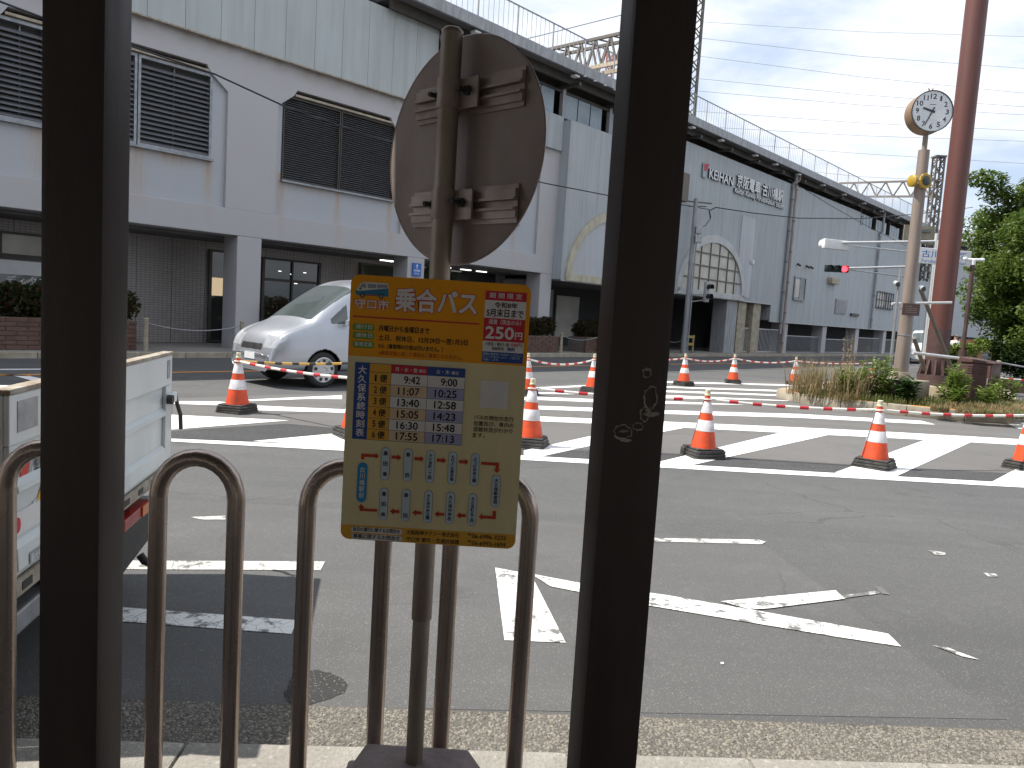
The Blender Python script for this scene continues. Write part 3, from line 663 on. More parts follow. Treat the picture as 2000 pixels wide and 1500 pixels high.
# little printed minibus
def P5(l): return [c5(x, y) for x, y in l]
flat(P5([(92, 238), (96, 205), (150, 140), (190, 124), (440, 132), (445, 275), (130, 268), (95, 262)]), 'print teal', 2)
flat(P5([(98, 205), (150, 140), (190, 124), (440, 132), (442, 185), (190, 215), (120, 222)]), 'print white', 3)
flat(P5([(135, 180), (165, 145), (200, 140), (205, 188)]), 'print grey', 4); flat(P5([(220, 142), (312, 146), (312, 186), (222, 188)]), 'print grey', 4); flat(P5([(322, 146), (432, 148), (434, 182), (324, 186)]), 'print grey', 4)
flat(P5([(160, 258), (330, 262), (330, 270), (160, 268)]), 'print red', 4); flat(P5([(128, 185), (150, 182), (165, 205), (135, 212)]), 'print green', 5)
for x, y in ((165, 268), (365, 274)):
    c = c5(x, y)
    for rr, m, lv in ((27, 'print black', 5), (17, 'print grey', 6)): flat([(c[0] + rr * K5 * math.cos(k * math.pi / 9), c[1] + rr * K5 * math.sin(k * math.pi / 9)) for k in range(18)], m, lv)
# timetable
xs = [c6(x, 120)[0] for x in (86, 245, 481, 878, 1282)]; zr = [c6(245, y)[1] for y in (104, 199, 327, 453, 579, 706, 829, 950)]
zr = [z - .0022 for z in zr]
rect(xs[0], xs[1], zr[-1], zr[0] + .001, 'print blue', 2)
CELL = [[('print amber', '')] + [('print crimson', '月・水・金'), ('print blue', '火・木')]]
TT = (('9:42', '9:00'), ('11:07', '10:25'), ('13:40', '12:58'), ('15:05', '14:23'), ('16:30', '15:48'), ('17:55', '17:13'))
rect(xs[1], xs[4], zr[-1] - .0006, zr[0] + .0006, 'print navy', 2)
lw = .0005
for r in range(7):
    z1, z0 = zr[r] - lw, zr[r + 1] + lw
    for c_ in range(3):
        x0, x1 = xs[c_ + 1] + lw, xs[c_ + 2] - lw; zc = (z0 + z1) / 2
        if r == 0: m = ('print amber', 'print crimson', 'print blue')[c_]
        else: m = 'print amber' if c_ == 0 else ('print white' if r % 2 else ('print peach', 'print lilac')[c_ - 1])
        cell = MB().add([(x0, -.0018, z0), (x1, -.0018, z0), (x1, -.0018, z1), (x0, -.0018, z1)], [(0, 1, 2, 3)]).build('timetable_cell', m, board)
        if r == 0 and c_:
            w = x1 - x0; s = ('月・水・金', '火・木')[c_ - 1]
            txt(s, (x0 + w * (.10, .22)[c_ - 1], zc), (x0 + w * (.72, .58)[c_ - 1], zc), 50, 'print white', 4); txt('曜日', (x0 + w * (.76, .64)[c_ - 1], zc - .001), (x0 + w * (.94, .82)[c_ - 1], zc - .001), 36, 'print white', 4)
        elif r:
            w = x1 - x0
            if c_ == 0: txt(str(r), (x0 + w * (.26 if r == 1 else .24), zc), (x0 + w * (.335 if r == 1 else .38), zc), 72, 'print black', 4, off=.012); txt('便', (x0 + w * .50, zc), (x0 + w * .84, zc), 82, 'print black', 4, off=.012)
            else:
                s = TT[r - 1][c_ - 1]; txt(s, (x0 + w * (.36 if len(s) == 4 else .21), zc), (x0 + w * .80, zc), 82, 'print black', 4, off=.014)
zs = zr[0] - .008; step = (zr[0] - zr[-1] - .012) / 8
for k, chx in enumerate('大久保系統時刻表'):
    zc = zs - step * (k + .42); w = xs[1] - xs[0]; txt(chx, (xs[0] + w * .24, zc), (xs[0] + w * .80, zc), step / K5 * .88, 'print white', 3, off=.014)
a = c6(1450, 262); b = c6(1745, 575); rect(a[0], b[0], b[1], a[1], 'print white', 2)
for k, (s, x1) in enumerate((('バスの現在の走行', 1812), ('位置及び、車内の', 1812), ('混雑状況がわかり', 1800), ('ます。', 1500))): txt(s, c6(1380 - k * 4, 672 + k * 66), c6(x1, 688 + k * 66 - (8 if k == 3 else 0)), 52, 'print black', 2)
# route diagram
def stop(cx, cy, hw, hh, name, m, ol, tm, sc=1.0, spread=1.0):
    c = c7(cx, cy); w = hw * K7; h = hh * K7
    if ol: flat(rrect(c[0] - w - .0007, c[0] + w + .0007, c[1] - h - .0007, c[1] + h + .0007, w + .0006), ol, 2)
    st_ = MB().add([(x, -.0018, z) for x, z in rrect(c[0] - w, c[0] + w, c[1] - h, c[1] + h, w - .0001)], [tuple(range(28))]).build('route_stop', m, board)
    n = len(name); avail = h * 2 * .80; pitch = avail / n
    for k, chx in enumerate(name):
        if chx == ' ': continue
        zc = c[1] + avail / 2 - pitch * (k + .5); ww = min(w * 1.05, pitch * .9) / 2 if spread == 1 else w * .5
        hh_ = min(pitch * .9, w * 1.1)
        if chx in '一': hh_ *= .1
        txt(chx, (c[0] - ww * 1.0, zc), (c[0] + ww * 1.0, zc), hh_ / K5, tm, 4, off=.012)
for k, nm in enumerate(('藤 田 南', '藤　田', '大久保町一丁目', 'もりぐち歴史館', 'よつば未来公園')):
    nm = nm.replace('　', '   '); stop((500, 732, 965, 1195, 1428)[k], (263, 270, 279, 288, 297)[k], 41, 172, nm, 'print sky', 'print navy', 'print black')
for k, nm in enumerate(('藤 田 南', '藤   田', '大久保中央公園', '大久保中学校', '大久保町五丁目')):
    stop((483, 715, 947, 1176, 1409)[k], (695, 701, 709, 716, 725)[k], 41, 172, nm, 'print sky', 'print navy', 'print black')
stop(1650, 520, 41, 172, '大久保郵便局', 'print sky', 'print navy', 'print black'); stop(257, 470, 51, 213, '古川橋駅前', 'print azure', None, 'print white')
def arrow(pts):
    flat([c7(x, y) for x, y in pts], 'print dark red', 2, 'route_arrow')
for k in range(4):
    x, y = (566, 800, 1032, 1264)[k], (192, 200, 209, 217)[k]
    arrow([(x, y - 17), (x + 66, y - 15), (x + 66, y + 20), (x, y + 17)]); arrow([(x + 62, y - 34), (x + 100, y + 2), (x + 62, y + 36)])
    x, y = (548, 781, 1013, 1242)[k], (771, 777, 785, 792)[k]
    arrow([(x + 34, y - 17), (x + 100, y - 14), (x + 100, y + 18), (x + 34, y + 17)]); arrow([(x, y), (x + 42, y - 34), (x + 42, y + 36)])
arrow([(250, 165), (402, 168), (402, 202), (283, 198), (283, 225), (248, 225)]); arrow([(398, 150), (434, 187), (398, 220)])
arrow([(1494, 212), (1678, 216), (1678, 288), (1642, 288), (1642, 250), (1494, 243)]); arrow([(1622, 286), (1694, 290), (1656, 328)])
arrow([(1510, 784), (1620, 788), (1620, 732), (1657, 732), (1655, 822), (1510, 818)]); arrow([(1474, 800), (1514, 764), (1514, 838)])
arrow([(232, 738), (268, 738), (268, 750), (415, 752), (412, 782), (230, 778)]); arrow([(214, 742), (248, 700), (284, 746)])
for y, s, s2, s3 in ((976, '当日の運行に関するお問合せ', '大阪阪神タクシー株式会社', '℡06-6996-3233'), (1050, '事業に関するお問合せ', '守口市 都市・交通計画課', '℡06-6992-1694')):
    p = c7(145, y); q = c7(680, y); flat(rrect(p[0], q[0], p[1] - 30 * K7, p[1] + 30 * K7, 26 * K7), 'print white', 2)
    txt(s, c7(165, y), c7(655, y + 6), 46, 'print black', 3, K7, .006); txt(s2, c7(722, y + 18), c7(1275, y + 26), 50, 'print black', 3, K7); txt(s3, c7(1365, y + 34), c7(1762, y + 42), 46, 'print black', 3, K7)
for z in (.14, -.2):
    MB().box(-.04, .04, .003, .02, z - .012, z + .012).build('board_clamp', 'bracket alu', board)

# ------------------------------------------------------------------ parked flatbed truck, rear gate towards the stop
tn, tf = Vector((-1.485, 2.225, 0)), Vector((-1.815, 4.035, 0)); tv = tf - tn; GW = tv.length
trk = thing('flatbed_truck', 'parked white flatbed truck seen from its ribbed rear gate', 'truck', tuple(tn), math.atan2(tv.y, tv.x))
ZT, ZB = 1.178, .585
mb = MB(); mb.box(0, GW, 0, .022, ZB, ZT - .012); mb.box(0, GW, -.018, -.001, ZT - .165, ZT - .012)
gate = mb.build('rear_gate', 'truck paint', trk, bevel=.004)
MB().box(-.004, GW + .004, -.022, .03, ZT - .011, ZT + .006).build('gate_edge', 'truck edge dirt', gate, bevel=.004)
for x0, x1 in ((0, .05), (GW - .11, GW)):
    MB().box(x0, x1, -.018, -.001, ZB + .002, ZT - .166).build('gate_post', 'truck paint', gate, bevel=.004)
for z0, z1 in ((.85, .90), (.605, .705)):
    mb = MB(); mb.prism([(.051, -.001, z0), (.051, -.024, z0 + .012), (.051, -.020, z1 - .018), (.051, -.001, z1)], (GW - .17, 0, 0)); mb.build('gate_rib', 'truck paint', gate, bevel=.003)
MB().box(.05, .19, -.0205, -.0185, ZT - .13, ZT - .035).build('reflector', 'galvanised', gate); MB().box(GW - .10, GW - .045, -.0205, -.0185, ZT - .13, ZT - .035).build('reflector', 'galvanised', gate)
lt = MB(); lt.box(GW - .12, GW + .005, -.045, -.019, .92, .97); lt.build('gate_latch', 'truck paint', gate, bevel=.004)
MB().tube([(GW - .13, -.03, .945), (GW - .13, -.058, .945)], .024, 14).build('latch_knob', 'black plastic', gate, smooth=40)
MB().tube([(GW + .02, -.03, .955), (GW + .03, -.04, .90), (GW + .06, -.05, .84), (GW + .075, -.05, .76)], .011, 8).build('rubber_strap', 'black rubber', gate, smooth=60)
# stickers on the gate, with the lettering they carry
def onto(mb, s, x0, x1, zc, h, y, off=0): fit(mb, s, x0, x1, zc, h, y, off)
stk = MB(); stk.add([(.10, -.0225 + .02, .872), (.155, -.0025, .872), (.19, -.0025, .985), (.135, -.0025, .985)], [(0, 1, 2, 3)]); stk.build('sticker', 'print red', gate)
stk = MB(); stk.add([(.16, -.0025, .885), (.185, -.0025, .885), (.215, -.0025, .985), (.195, -.0025, .985)], [(0, 1, 2, 3)]); stk.build('sticker', 'galvanised', gate)
lm = MB(); onto(lm, '極東開発', .205, .36, .925, .062, -.003, .01)
onto(lm, 'パワーゲート', .30, .52, .842, .026, -.004, .01); lm.build('lettering', 'print black', gate)
stk = MB(); stk.add([(.22, -.003, .79), (.46, -.003, .80), (.42, -.003, .855), (.28, -.003, .855)], [(0, 1, 2, 3)]); stk.build('sticker', 'print amber', gate)
stk = MB(); stk.add([(.20, -.0028, .775), (.60, -.0028, .775), (.60, -.0028, .83), (.20, -.0028, .80)], [(0, 1, 2, 3)]); stk.build('sticker', 'print sky', gate)
c0 = (.085, .735); stk = MB(); stk.add([(x, -.003, z) for x, z in rrect(.055, .27, .718, .792, .02)], [tuple(range(28))]); stk.build('sticker', 'print white', gate)
stk = MB(); stk.add([(.09 + .022 * math.cos(k * .3142 * 2), -.0036, .750 + .026 * math.sin(k * .3142 * 2)) for k in range(10)], [tuple(range(10))]); stk.build('sticker', 'print crimson', gate)
lm = MB(); lm.add([(.12, -.026, .61), (.42, -.026, .61), (.42, -.026, .652), (.12, -.026, .652)], [(0, 1, 2, 3)]); lm.build('load_plate', 'galvanised', gate)
lm = MB(); onto(lm, '最大積載量', .128, .265, .631, .030, -.0265, .01); onto(lm, '850kg', .275, .412, .631, .032, -.0265, .015); lm.build('lettering', 'sign white', gate)
mb = MB(); mb.box(.02, GW - .02, -.012, .0, ZB - .058, ZB - .002)
mb.build('gate_sill', 'truck edge dirt', trk)
for k in range(9):
    x = .10 + k * .2; MB().box(x, x + .07, -.0145, -.0125, ZB - .045, ZB - .018).build('sill_slot', 'black plastic', trk)
for x, nm in ((.0, 'side_board'), (GW - .03, 'side_board')):
    mb = MB(); mb.box(x, x + .03, .026, 3.05, .60, .95); mb.box(x - .004 if x else x - .004, x + .034, .026, 3.05, .93, .955); mb.build(nm, 'truck paint', trk, bevel=.004)
MB().box(.031, GW - .031, .026, 3.05, .555, .60).build('bed_floor', 'truck edge dirt', trk)
MB().box(.0, GW, 3.06, 3.10, .56, 1.45).build('head_board', 'truck paint', trk, bevel=.006)
mb = MB(); mb.box(.45, .56, .05, 4.6, .38, .55); mb.box(GW - .56, GW - .45, .05, 4.6, .38, .55); mb.box(.3, GW - .3, .1, .22, .36, .48); mb.build('chassis', 'chassis', trk)
mb = MB(); mb.box(.12, GW - .12, .03, .09, .36, .44); mb.build('under_run_bar', 'galvanised', trk, bevel=.01)
for x0, x1 in ((.42, .80), (1.08, 1.47)):
    lp = MB().box(x0, x1, -.02, .04, .43, .485).build('tail_lamp', 'red lens', trk, bevel=.006)
    xa = x1 - .14 if x0 > 1 else x0 + .02; MB().box(xa, xa + .14, -.026, -.0205, .433, .482).build('indicator', 'amber lens', lp)
mb = MB(); mb.prism([(1.15, .02, .40), (1.60, .02, .42), (1.60, .02, .24), (1.15, .02, .20)], (0, .03, 0)); mb.build('mud_flap', 'black rubber', trk)
MB().tube([(1.42, .01, .22), (1.42, -.01, .19), (1.46, -.03, .165), (1.52, -.025, .17)], .02, 8).build('tow_hook', 'chassis', trk, smooth=60)
wl_ = MB().lathe([(.05, -.09), (.2, -.09), (.29, -.07), (.30, 0), (.29, .07), (.2, .09), (.05, .09)], 28, Matrix.Rotation(rad(90), 4, 'Y'))
w0 = wl_.build('wheel', 'tyre', trk, (.16, .85, .30), smooth=40)
for x, y in ((GW - .16, .85), (.16, 3.75), (GW - .16, 3.75)): inst(w0, trk, (x, y, .30))
cb = MB(); cb.prism([(.02, 3.14, .42), (.02, 4.55, .42), (.02, 4.62, 1.05), (.02, 4.15, 1.88), (.02, 3.25, 1.95), (.02, 3.14, 1.85)], (GW - .04, 0, 0)); cab = cb.build('cab', 'truck paint', trk, bevel=.05, smooth=40)
MB().prism([(.10, 3.26, 1.70), (GW - .10, 3.26, 1.70), (GW - .10, 3.26, 1.15), (.10, 3.26, 1.15)], (0, -.122, 0)).build('rear_window', 'car glass', cab)
for x in (.012, GW - .028): MB().prism([(x, 3.4, 1.15), (x, 4.42, 1.12), (x, 4.12, 1.72), (x, 3.4, 1.75)], (.016, 0, 0)).build('side_window', 'car glass', cab)
MB().prism([(.12, 4.575, 1.14), (GW - .12, 4.575, 1.14), (GW - .12, 4.22, 1.77), (.12, 4.22, 1.77)], (0, .012, .010)).build('windscreen', 'car glass', cab)

# ------------------------------------------------------------------ silver minivan (and a white van far down the street)
def make_van(name, label, paint, loc, rotz, group=None):
    root = thing(name, label, 'van', loc, rotz, group)
    #    x    w    belt  zr   wr
    stn = [(0.0, .76, .98, 1.76, .60), (.06, .82, 1.0, 1.80, .63), (.5, .845, 1.01, 1.90, .655), (1.2, .85, 1.02, 1.93, .665), (2.0, .85, 1.03, 1.94, .67), (2.55, .85, 1.04, 1.925, .665), (2.88, .85, 1.04, 1.85, .655),
           (3.3, .85, 1.04, 1.60, .67), (3.74, .845, 1.04, 1.28, .69), (3.92, .84, 1.02, 1.135, .69), (4.18, .825, .97, 1.05, .66), (4.43, .77, .85, .93, .60), (4.54, .70, .68, .74, .56), (4.58, .63, .52, .56, .5)]
    rings = []
    for x, w, bl, zr, wr in stn:
        zb = .24 if x < 4.3 else .27
        half = [(w - .12, zb), (w - .015, zb + .08), (w, .55 if bl > .6 else bl - .12), (w - .012, min(.8, bl - .08)), (w - .035, bl), ((wr + w) / 2 - .01, (bl + zr) / 2), (wr + .015, zr - .09), (wr - .12, zr - .012), (0, zr + .012)]
        rings.append([(x, y, z) for y, z in half] + [(x, -y, z) for y, z in half[-2::-1]])
    m = len(rings[0]); vs = [p for r in rings for p in r]; fs = []
    for i in range(len(rings) - 1):
        for k in range(m - 1):
            a = i * m + k; fs.append((a, a + 1, a + 1 + m, a + m))
        fs.append((i * m + m - 1, i * m, (i + 1) * m, (i + 1) * m + m - 1))
    e = len(rings) - 1
    for k in range(m // 2):
        fs.append((k, k + 1, m - 2 - k, m - 1 - k) if k < m // 2 - 0 and m - 2 - k > k + 1 else (k, k + 1, m - 1 - k))
        o = e * m; fs.append(tuple(o + q for q in ((m - 1 - k, m - 2 - k, k + 1, k) if m - 2 - k > k + 1 else (m - 1 - k, k + 1, k))))
    me = bpy.data.meshes.new('body'); me.from_pydata(vs, [], fs)
    tmp = bpy.data.objects.new('body', me); COL.objects.link(tmp)
    sb = tmp.modifiers.new('s', 'SUBSURF'); sb.levels = sb.render_levels = 4; sb.boundary_smooth = 'PRESERVE_CORNERS'
    dg = bpy.context.evaluated_depsgraph_get(); sm = bpy.data.meshes.new_from_object(tmp.evaluated_get(dg))
    bpy.data.objects.remove(tmp)
    bm = bmesh.new(); bm.from_mesh(sm); bm.normal_update()
    if sum(f.normal.dot(f.calc_center_median() - Vector((2.2, 0, .9))) * f.calc_area() for f in bm.faces) < 0: bmesh.ops.reverse_faces(bm, faces=bm.faces)
    bm.normal_update()
    def cls(c, nn):
        x, y, z = c; ay = abs(y)
        if 2.98 < x < 3.86 and nn.z > .3 and ay < .635 and z > 1.165: return 'windscreen'
        if ay > .55 and 1.11 < z < 1.74 and abs(nn.y) > .5:
            if z < 1.12 + (3.60 - x) * .78:
                if 3.16 < x < 3.52: return 'quarter_window'
                if 2.05 < x < 3.06: return 'door_window'
                if 1.0 < x < 1.95: return 'door_window'
                if .22 < x < .9: return 'door_window'
        if x < .12 and nn.x < -.6 and ay < .55 and 1.12 < z < 1.58: return 'rear_window'
        if x > 4.12 and ay > .36 and ay < .76 and .66 < z < .87 and nn.x > .25: return 'headlamp_'
        if x > 4.3 and ay < .33 and .62 < z < .72 and nn.x > .3: return 'grille'
        if x > 4.3 and ay < .48 and .34 < z < .47: return 'grille'
        for wx in (.86, 3.66):
            if (x - wx) ** 2 + (z - .31) ** 2 < .36 ** 2 and ay > .5 and z < .68: return 'arch'
        return None
    groups = {}
    for f in bm.faces:
        c = f.calc_center_median(); k = cls(c, f.normal)
        if k: groups.setdefault(k, []).append(([v.co + f.normal * (-.0 if k == 'arch' else .003) for v in f.verts], f))
    for q in groups.pop('arch', []): bm.faces.remove(q[1])
    bm.to_mesh(sm); bm.free(); sm.update()
    for p in sm.polygons: p.use_smooth = True
    sm.name = 'body'; sm.materials.append(MATS[paint]); body = bpy.data.objects.new('body', sm); COL.objects.link(body); body.parent = root
    for k, lst in groups.items():
        sides = [lst]
        if k in ('headlamp_', 'quarter_window'): sides = [[q for q in lst if q[0][0].y > 0], [q for q in lst if q[0][0].y <= 0]]
        for part in sides:
            b2 = bmesh.new()
            for pts, f in part: b2.faces.new([b2.verts.new(p) for p in pts])
            bmesh.ops.remove_doubles(b2, verts=b2.verts, dist=.004)
            mm = bpy.data.meshes.new(k.strip('_')); b2.to_mesh(mm); b2.free()
            for p in mm.polygons: p.use_smooth = True
            mm.materials.append(MATS['headlamp' if k == 'headlamp_' else 'black plastic' if k == 'grille' else 'car glass'])
            ob = bpy.data.objects.new(k.strip('_'), mm); COL.objects.link(ob); ob.parent = root
    # black arches behind the openings, wheels, seams, mirror, lamp strips
    mb = MB(); mb.box(.45, 1.3, -.60, .60, .26, .72); mb.box(3.25, 4.05, -.60, .60, .26, .72); mb.build('wheel_housing', 'black plastic', root)
    RY = Matrix.Rotation(rad(90), 4, 'X')
    first = None
    for wx in (.86, 3.66):
        for sy in (1, -1):
            if first is None:
                first = MB().lathe([(.19, -.085), (.27, -.095), (.305, -.07), (.31, 0), (.305, .07), (.27, .095), (.19, .085)], 36, RY).build('tyre', 'tyre', root, (wx, sy * .735, .31), smooth=40)
                hb = MB().lathe([(.225, .06), (.222, .094), (.205, .104), (.19, .098), (.06, .114), (.05, .104), (.0, .104)], 32, RY).build('hubcap', 'hub silver', first, smooth=35)
                hb.rotation_euler.z = math.pi
                sl_ = MB()
                for k in range(9):
                    a = k * math.pi / 4.5; M = Matrix.Rotation(a, 4, 'Y')
                    sl_.box(-.026, .026, .098, .1075, .135, .188, M)
                s_ = sl_.build('hub_slot', 'black plastic', first)
                cur = first
            else:
                cur = inst(first, root, (wx, sy * .735, .31)); h2 = inst(hb, cur, (0, 0, 0)); s2 = inst(s_, cur, (0, 0, 0))
                if sy < 0: cur.rotation_euler.z = math.pi
    for sy in (1, -1):
        for sx_ in (3.08, 2.0, .98): MB().box(sx_ - .005, sx_ + .005, sy * .825, sy * .8525, .30, 1.02).build('door_seam', 'black plastic', root)
        hn = MB().box(2.1, 2.28, sy * .85, sy * .875, .88, .915).build('door_handle', paint, root, bevel=.008)
        mr = MB(); mr.lathe([(.02, -.02), (.09, 0), (.085, .1), (.03, .13)], 14, Matrix.Translation((3.22, sy * .93, 1.10)) @ Matrix.Scale(.8, 4, Vector((0, 0, 1)))); mr.build('wing_mirror', paint, root, smooth=50)
        wp = MB(); wp.tube([(3.78, sy * .1 + .1, 1.135), (3.5, sy * .35 + .1, 1.34)], .010, 6); wp.build('wiper', 'black plastic', root)
    pz = MB().box(4.575, 4.59, -.165, .165, .45, .56).build('number_plate', 'sign white', root)
    return root
vf = Vector((-math.sin(FA), -math.cos(FA), 0))                       # heads towards the viewer along the station
vdir = math.atan2(vf.y, vf.x)
fw = G(625, 757); vp = fw - vf * 3.66 - Vector((math.cos(FA), -math.sin(FA), 0)) * .74
make_van('silver_minivan', 'silver minivan driving along the station behind the timetable board', 'silver paint', (vp.x, vp.y, 0), vdir)
make_van('white_van', 'small white van parked far away behind the red pole', 'white car paint', (25.2, 47.5, 0), vdir + .25)

# ------------------------------------------------------------------ traffic cones with stacked rubber weights, and the bars between them
def make_cone(loc, rotz, label):
    r = thing('traffic_cone', label, 'traffic cone', loc, rotz, 'traffic cones round the crossing')
    for i in range(3):
        z = i * .032; w = .20 - .004 * i
        p = [(-w, -w + .03), (-w + .03, -w), (w - .03, -w), (w, -w + .03), (w, w - .03), (w - .03, w), (-w + .03, w), (-w, w - .03)]
        o = MB().prism([(x, y, z + .002) for x, y in p], (0, 0, .027)).build('rubber_weight', 'black rubber', r, bevel=.005)
        o.rotation_euler.z = (i - 1) * .05
    def R(z): return .148 - (z - .10) * (.148 - .030) / .60
    MB().prism([(-.17, -.17, .098), (.17, -.17, .098), (.17, .17, .098), (-.17, .17, .098)], (0, 0, .015)).build('cone_foot', 'black rubber', r, bevel=.006)
    MB().lathe([(R(.113), .113), (R(.70), .70), (.022, .706)], 32).build('cone_body', 'cone orange', r, smooth=40)
    for a, b in ((.30, .425), (.505, .635)):
        MB().lathe([(R(a) + .0005, a), (R(a) + .003, a + .003), (R(b) + .003, b - .003), (R(b) + .0005, b)], 32).build('white_band', 'cone white', r, smooth=40)
    MB().lathe([(.037, .70), (.037, .715), (.031, .722), (.031, .765), (.026, .77)], 18).build('cone_cap', 'cone cap', r, smooth=40)
    MB().lathe([(.048, .652), (.056, .655), (.056, .665), (.048, .668)], 20).build('bar_ring', 'bar white', r, smooth=40)
    return r
CL = [((463, 805), 'orange cone standing in front of the silver minivan nose'), ((692, 853), 'orange cone whose black weights show left of the timetable'), ((708, 797), 'orange cone hidden behind the timetable board near the van wheel'),
      ((1034, 871), 'orange cone close beside the right edge of the timetable'), ((1028, 771), 'orange cone behind another cone at the timetable edge'), ((1157, 766), 'orange cone just left of the dark right shelter post'),
      ((1335, 753), 'orange cone farthest back just right of the shelter post'), ((1431, 749), 'orange cone in the far row below the pedestrian signal pole'), ((1551, 752), 'orange cone in the far row beside the dry grass of the island'),
      ((1372, 892), 'orange cone in the near row next to the right shelter post'), ((1707, 913), 'orange cone in the near row in front of the weedy island'), ((2003, 917), 'orange cone cut by the right picture edge'),
      ((1702, 752), 'orange cone mostly hidden behind the weeds of the island')]
cone0 = None; CP = []
for (px, lab) in CL:
    g = G(*px); rz = random.uniform(-.6, .6) + .35; CP.append(g)
    if cone0 is None: cone0 = make_cone(tuple(g), rz, lab)
    else:
        cq = copy_thing(cone0, tuple(g), rz, lab); cq.rotation_euler.x = random.uniform(-.016, .016); cq.rotation_euler.y = random.uniform(-.016, .016)
for xy, lab in (((11.3, 18.4), 'orange cone hidden behind the brown cabinet'), ((15.3, 18.8), 'orange cone beyond the right picture edge behind the island')):
    g = Vector((xy[0], xy[1], 0)); CP.append(g); copy_thing(cone0, tuple(g), .2, lab)
def make_bar(i, j, label, m2='bar red', m1='bar white', sag=.03):
    a, b = CP[i], CP[j]; d = (b - a); L = d.length; n = max(6, int(L / .36))
    r = thing('cone_bar', label, 'cone bar', (a.x, a.y, .66), math.atan2(d.y, d.x), 'striped bars between the cones')
    f = lambda x: -sag * 4 * (x / L) * (1 - x / L)
    MB().tube([(.05 + (L - .1) * k / 16, 0, f(.05 + (L - .1) * k / 16)) for k in range(17)], .017, 10).build('bar', m1, r, smooth=60)
    for k in range(n):
        x0 = .18 + (L - .36) * (k + .25) / n; x1 = x0 + (L - .36) / n * .38
        MB().tube([(x0, 0, f(x0)), ((x0 + x1) / 2, 0, f((x0 + x1) / 2)), (x1, 0, f(x1))], .0195, 10).build('stripe', m2, r, smooth=60)
make_bar(0, 1, 'red and white bar running from the cone at the van to the board'); make_bar(0, 2, 'yellow and black bar in front of the minivan wheel', 'black rubber', 'bar yellow')
make_bar(3, 9, 'red and white bar passing behind the right shelter post at knee height'); make_bar(9, 10, 'red and white bar between the two near cones right of the post')
make_bar(10, 11, 'red and white bar in front of the island kerb'); make_bar(4, 5, 'red and white bar between board and shelter post in the far row', sag=.10)
make_bar(5, 6, 'red and white bar behind the right shelter post in the far row', sag=.05); make_bar(6, 7, 'red and white bar between the two far cones right of the post', sag=.08)
make_bar(7, 8, 'red and white bar ending at the far cone beside the dry grass', sag=.08); make_bar(8, 12, 'red and white bar running behind the dry grass of the island', sag=.05); make_bar(13, 14, 'red and white bar right of the brown cabinet')

# ------------------------------------------------------------------ weedy traffic island with its poles
isl = [(5.75, 16.6), (5.95, 15.75), (6.5, 15.08), (7.5, 14.50), (8.4, 14.15), (9.3, 14.25), (10.2, 15.2), (11.2, 16.9), (13.9, 21.5), (14.0, 23.6), (12.6, 24.4), (10.6, 23.2), (7.6, 19.2)]
iroot = bpy.data.objects.new('traffic_island', None); COL.objects.link(iroot); iroot['kind'] = 'structure'
n = len(isl); cx = sum(p[0] for p in isl) / n; cy = sum(p[1] for p in isl) / n
sheet('island_soil', isl, 'soil', .17, None, iroot)
for i in range(n):
    a = Vector((*isl[i], 0)); b = Vector((*isl[(i + 1) % n], 0)); L = (b - a).length; k = max(1, round(L / .75)); d = (b - a) / L; nn = Vector((d.y, -d.x, 0))
    for q in range(k):
        p0 = a + d * (L * q / k + .004); p1 = a + d * (L * (q + 1) / k - .004)
        mb = MB(); mb.prism([p0 - nn * .17, p1 - nn * .17, p1 + nn * .02, p0 + nn * .02], (0, 0, .205))
        ob = mb.build('kerb_stone', 'weathered concrete', iroot, bevel=.015, smooth=40); ob.location.z = random.uniform(-.006, .004)
        if i < 6 and (i * 3 + q) % 3 == 0:
            u = (p1 - p0) * .08
            sheet('yellow_stripe', [p0 + u - nn * .12, p1 - u - nn * .12, p1 - u + nn * .004, p0 + u + nn * .004], 'orange road paint', .2105, None, iroot)
def blades(nm, m, spots, n, h0, h1, lean=.5, w=.009):
    vs = []; fs = []
    for i in range(n):
        x, y, r = random.choice(spots); a = random.uniform(0, 6.28); q = r * math.sqrt(random.random()); x += q * math.cos(a); y += q * math.sin(a)
        h = random.uniform(h0, h1); b = random.uniform(0, 6.28); ln = random.uniform(.05, lean) * h; ww = w * random.uniform(.6, 1.4)
        dx_, dy_ = math.cos(b), math.sin(b); ox, oy = -dy_ * ww, dx_ * ww; o = len(vs); z = .165 if math.hypot(x - cx, y - cy) < 7 else 0
        vs += [(x - ox, y - oy, z), (x + ox, y + oy, z), (x + dx_ * ln * .35 + ox * .8, y + dy_ * ln * .35 + oy * .8, z + h * .6), (x + dx_ * ln * .35 - ox * .8, y + dy_ * ln * .35 - oy * .8, z + h * .6), (x + dx_ * ln, y + dy_ * ln, z + h * random.uniform(.8, 1))]
        fs += [(o, o + 1, o + 2, o + 3), (o + 3, o + 2, o + 4)]
    mb = MB(); mb.v = vs; mb.f = fs; return mb.build(nm, m, kind='stuff')
sp_ = [(6.4, 15.7, .5), (6.9, 15.3, .5), (7.4, 15.1, .5), (8.0, 14.9, .45), (8.6, 14.8, .45), (9.2, 14.9, .45), (9.6, 15.2, .4), (10.0, 15.6, .35), (7.4, 15.9, .6), (9.0, 15.6, .6), (10.6, 16.6, .5)]
blades('island_grass', 'grass blade', sp_, 5200, .06, .24)
blades('dry_grass', 'dry blade', [(6.1, 16.0, .35), (6.3, 15.6, .4), (6.7, 15.3, .4)], 620, .35, .95, .9, .006)
blades('dry_grass', 'dry blade', [(9.0, 14.5, .35), (9.5, 14.6, .35), (8.5, 14.5, .3), (10.0, 15.2, .3), (6.6, 15.15, .25)], 1500, .08, .24, 1.2, .006)
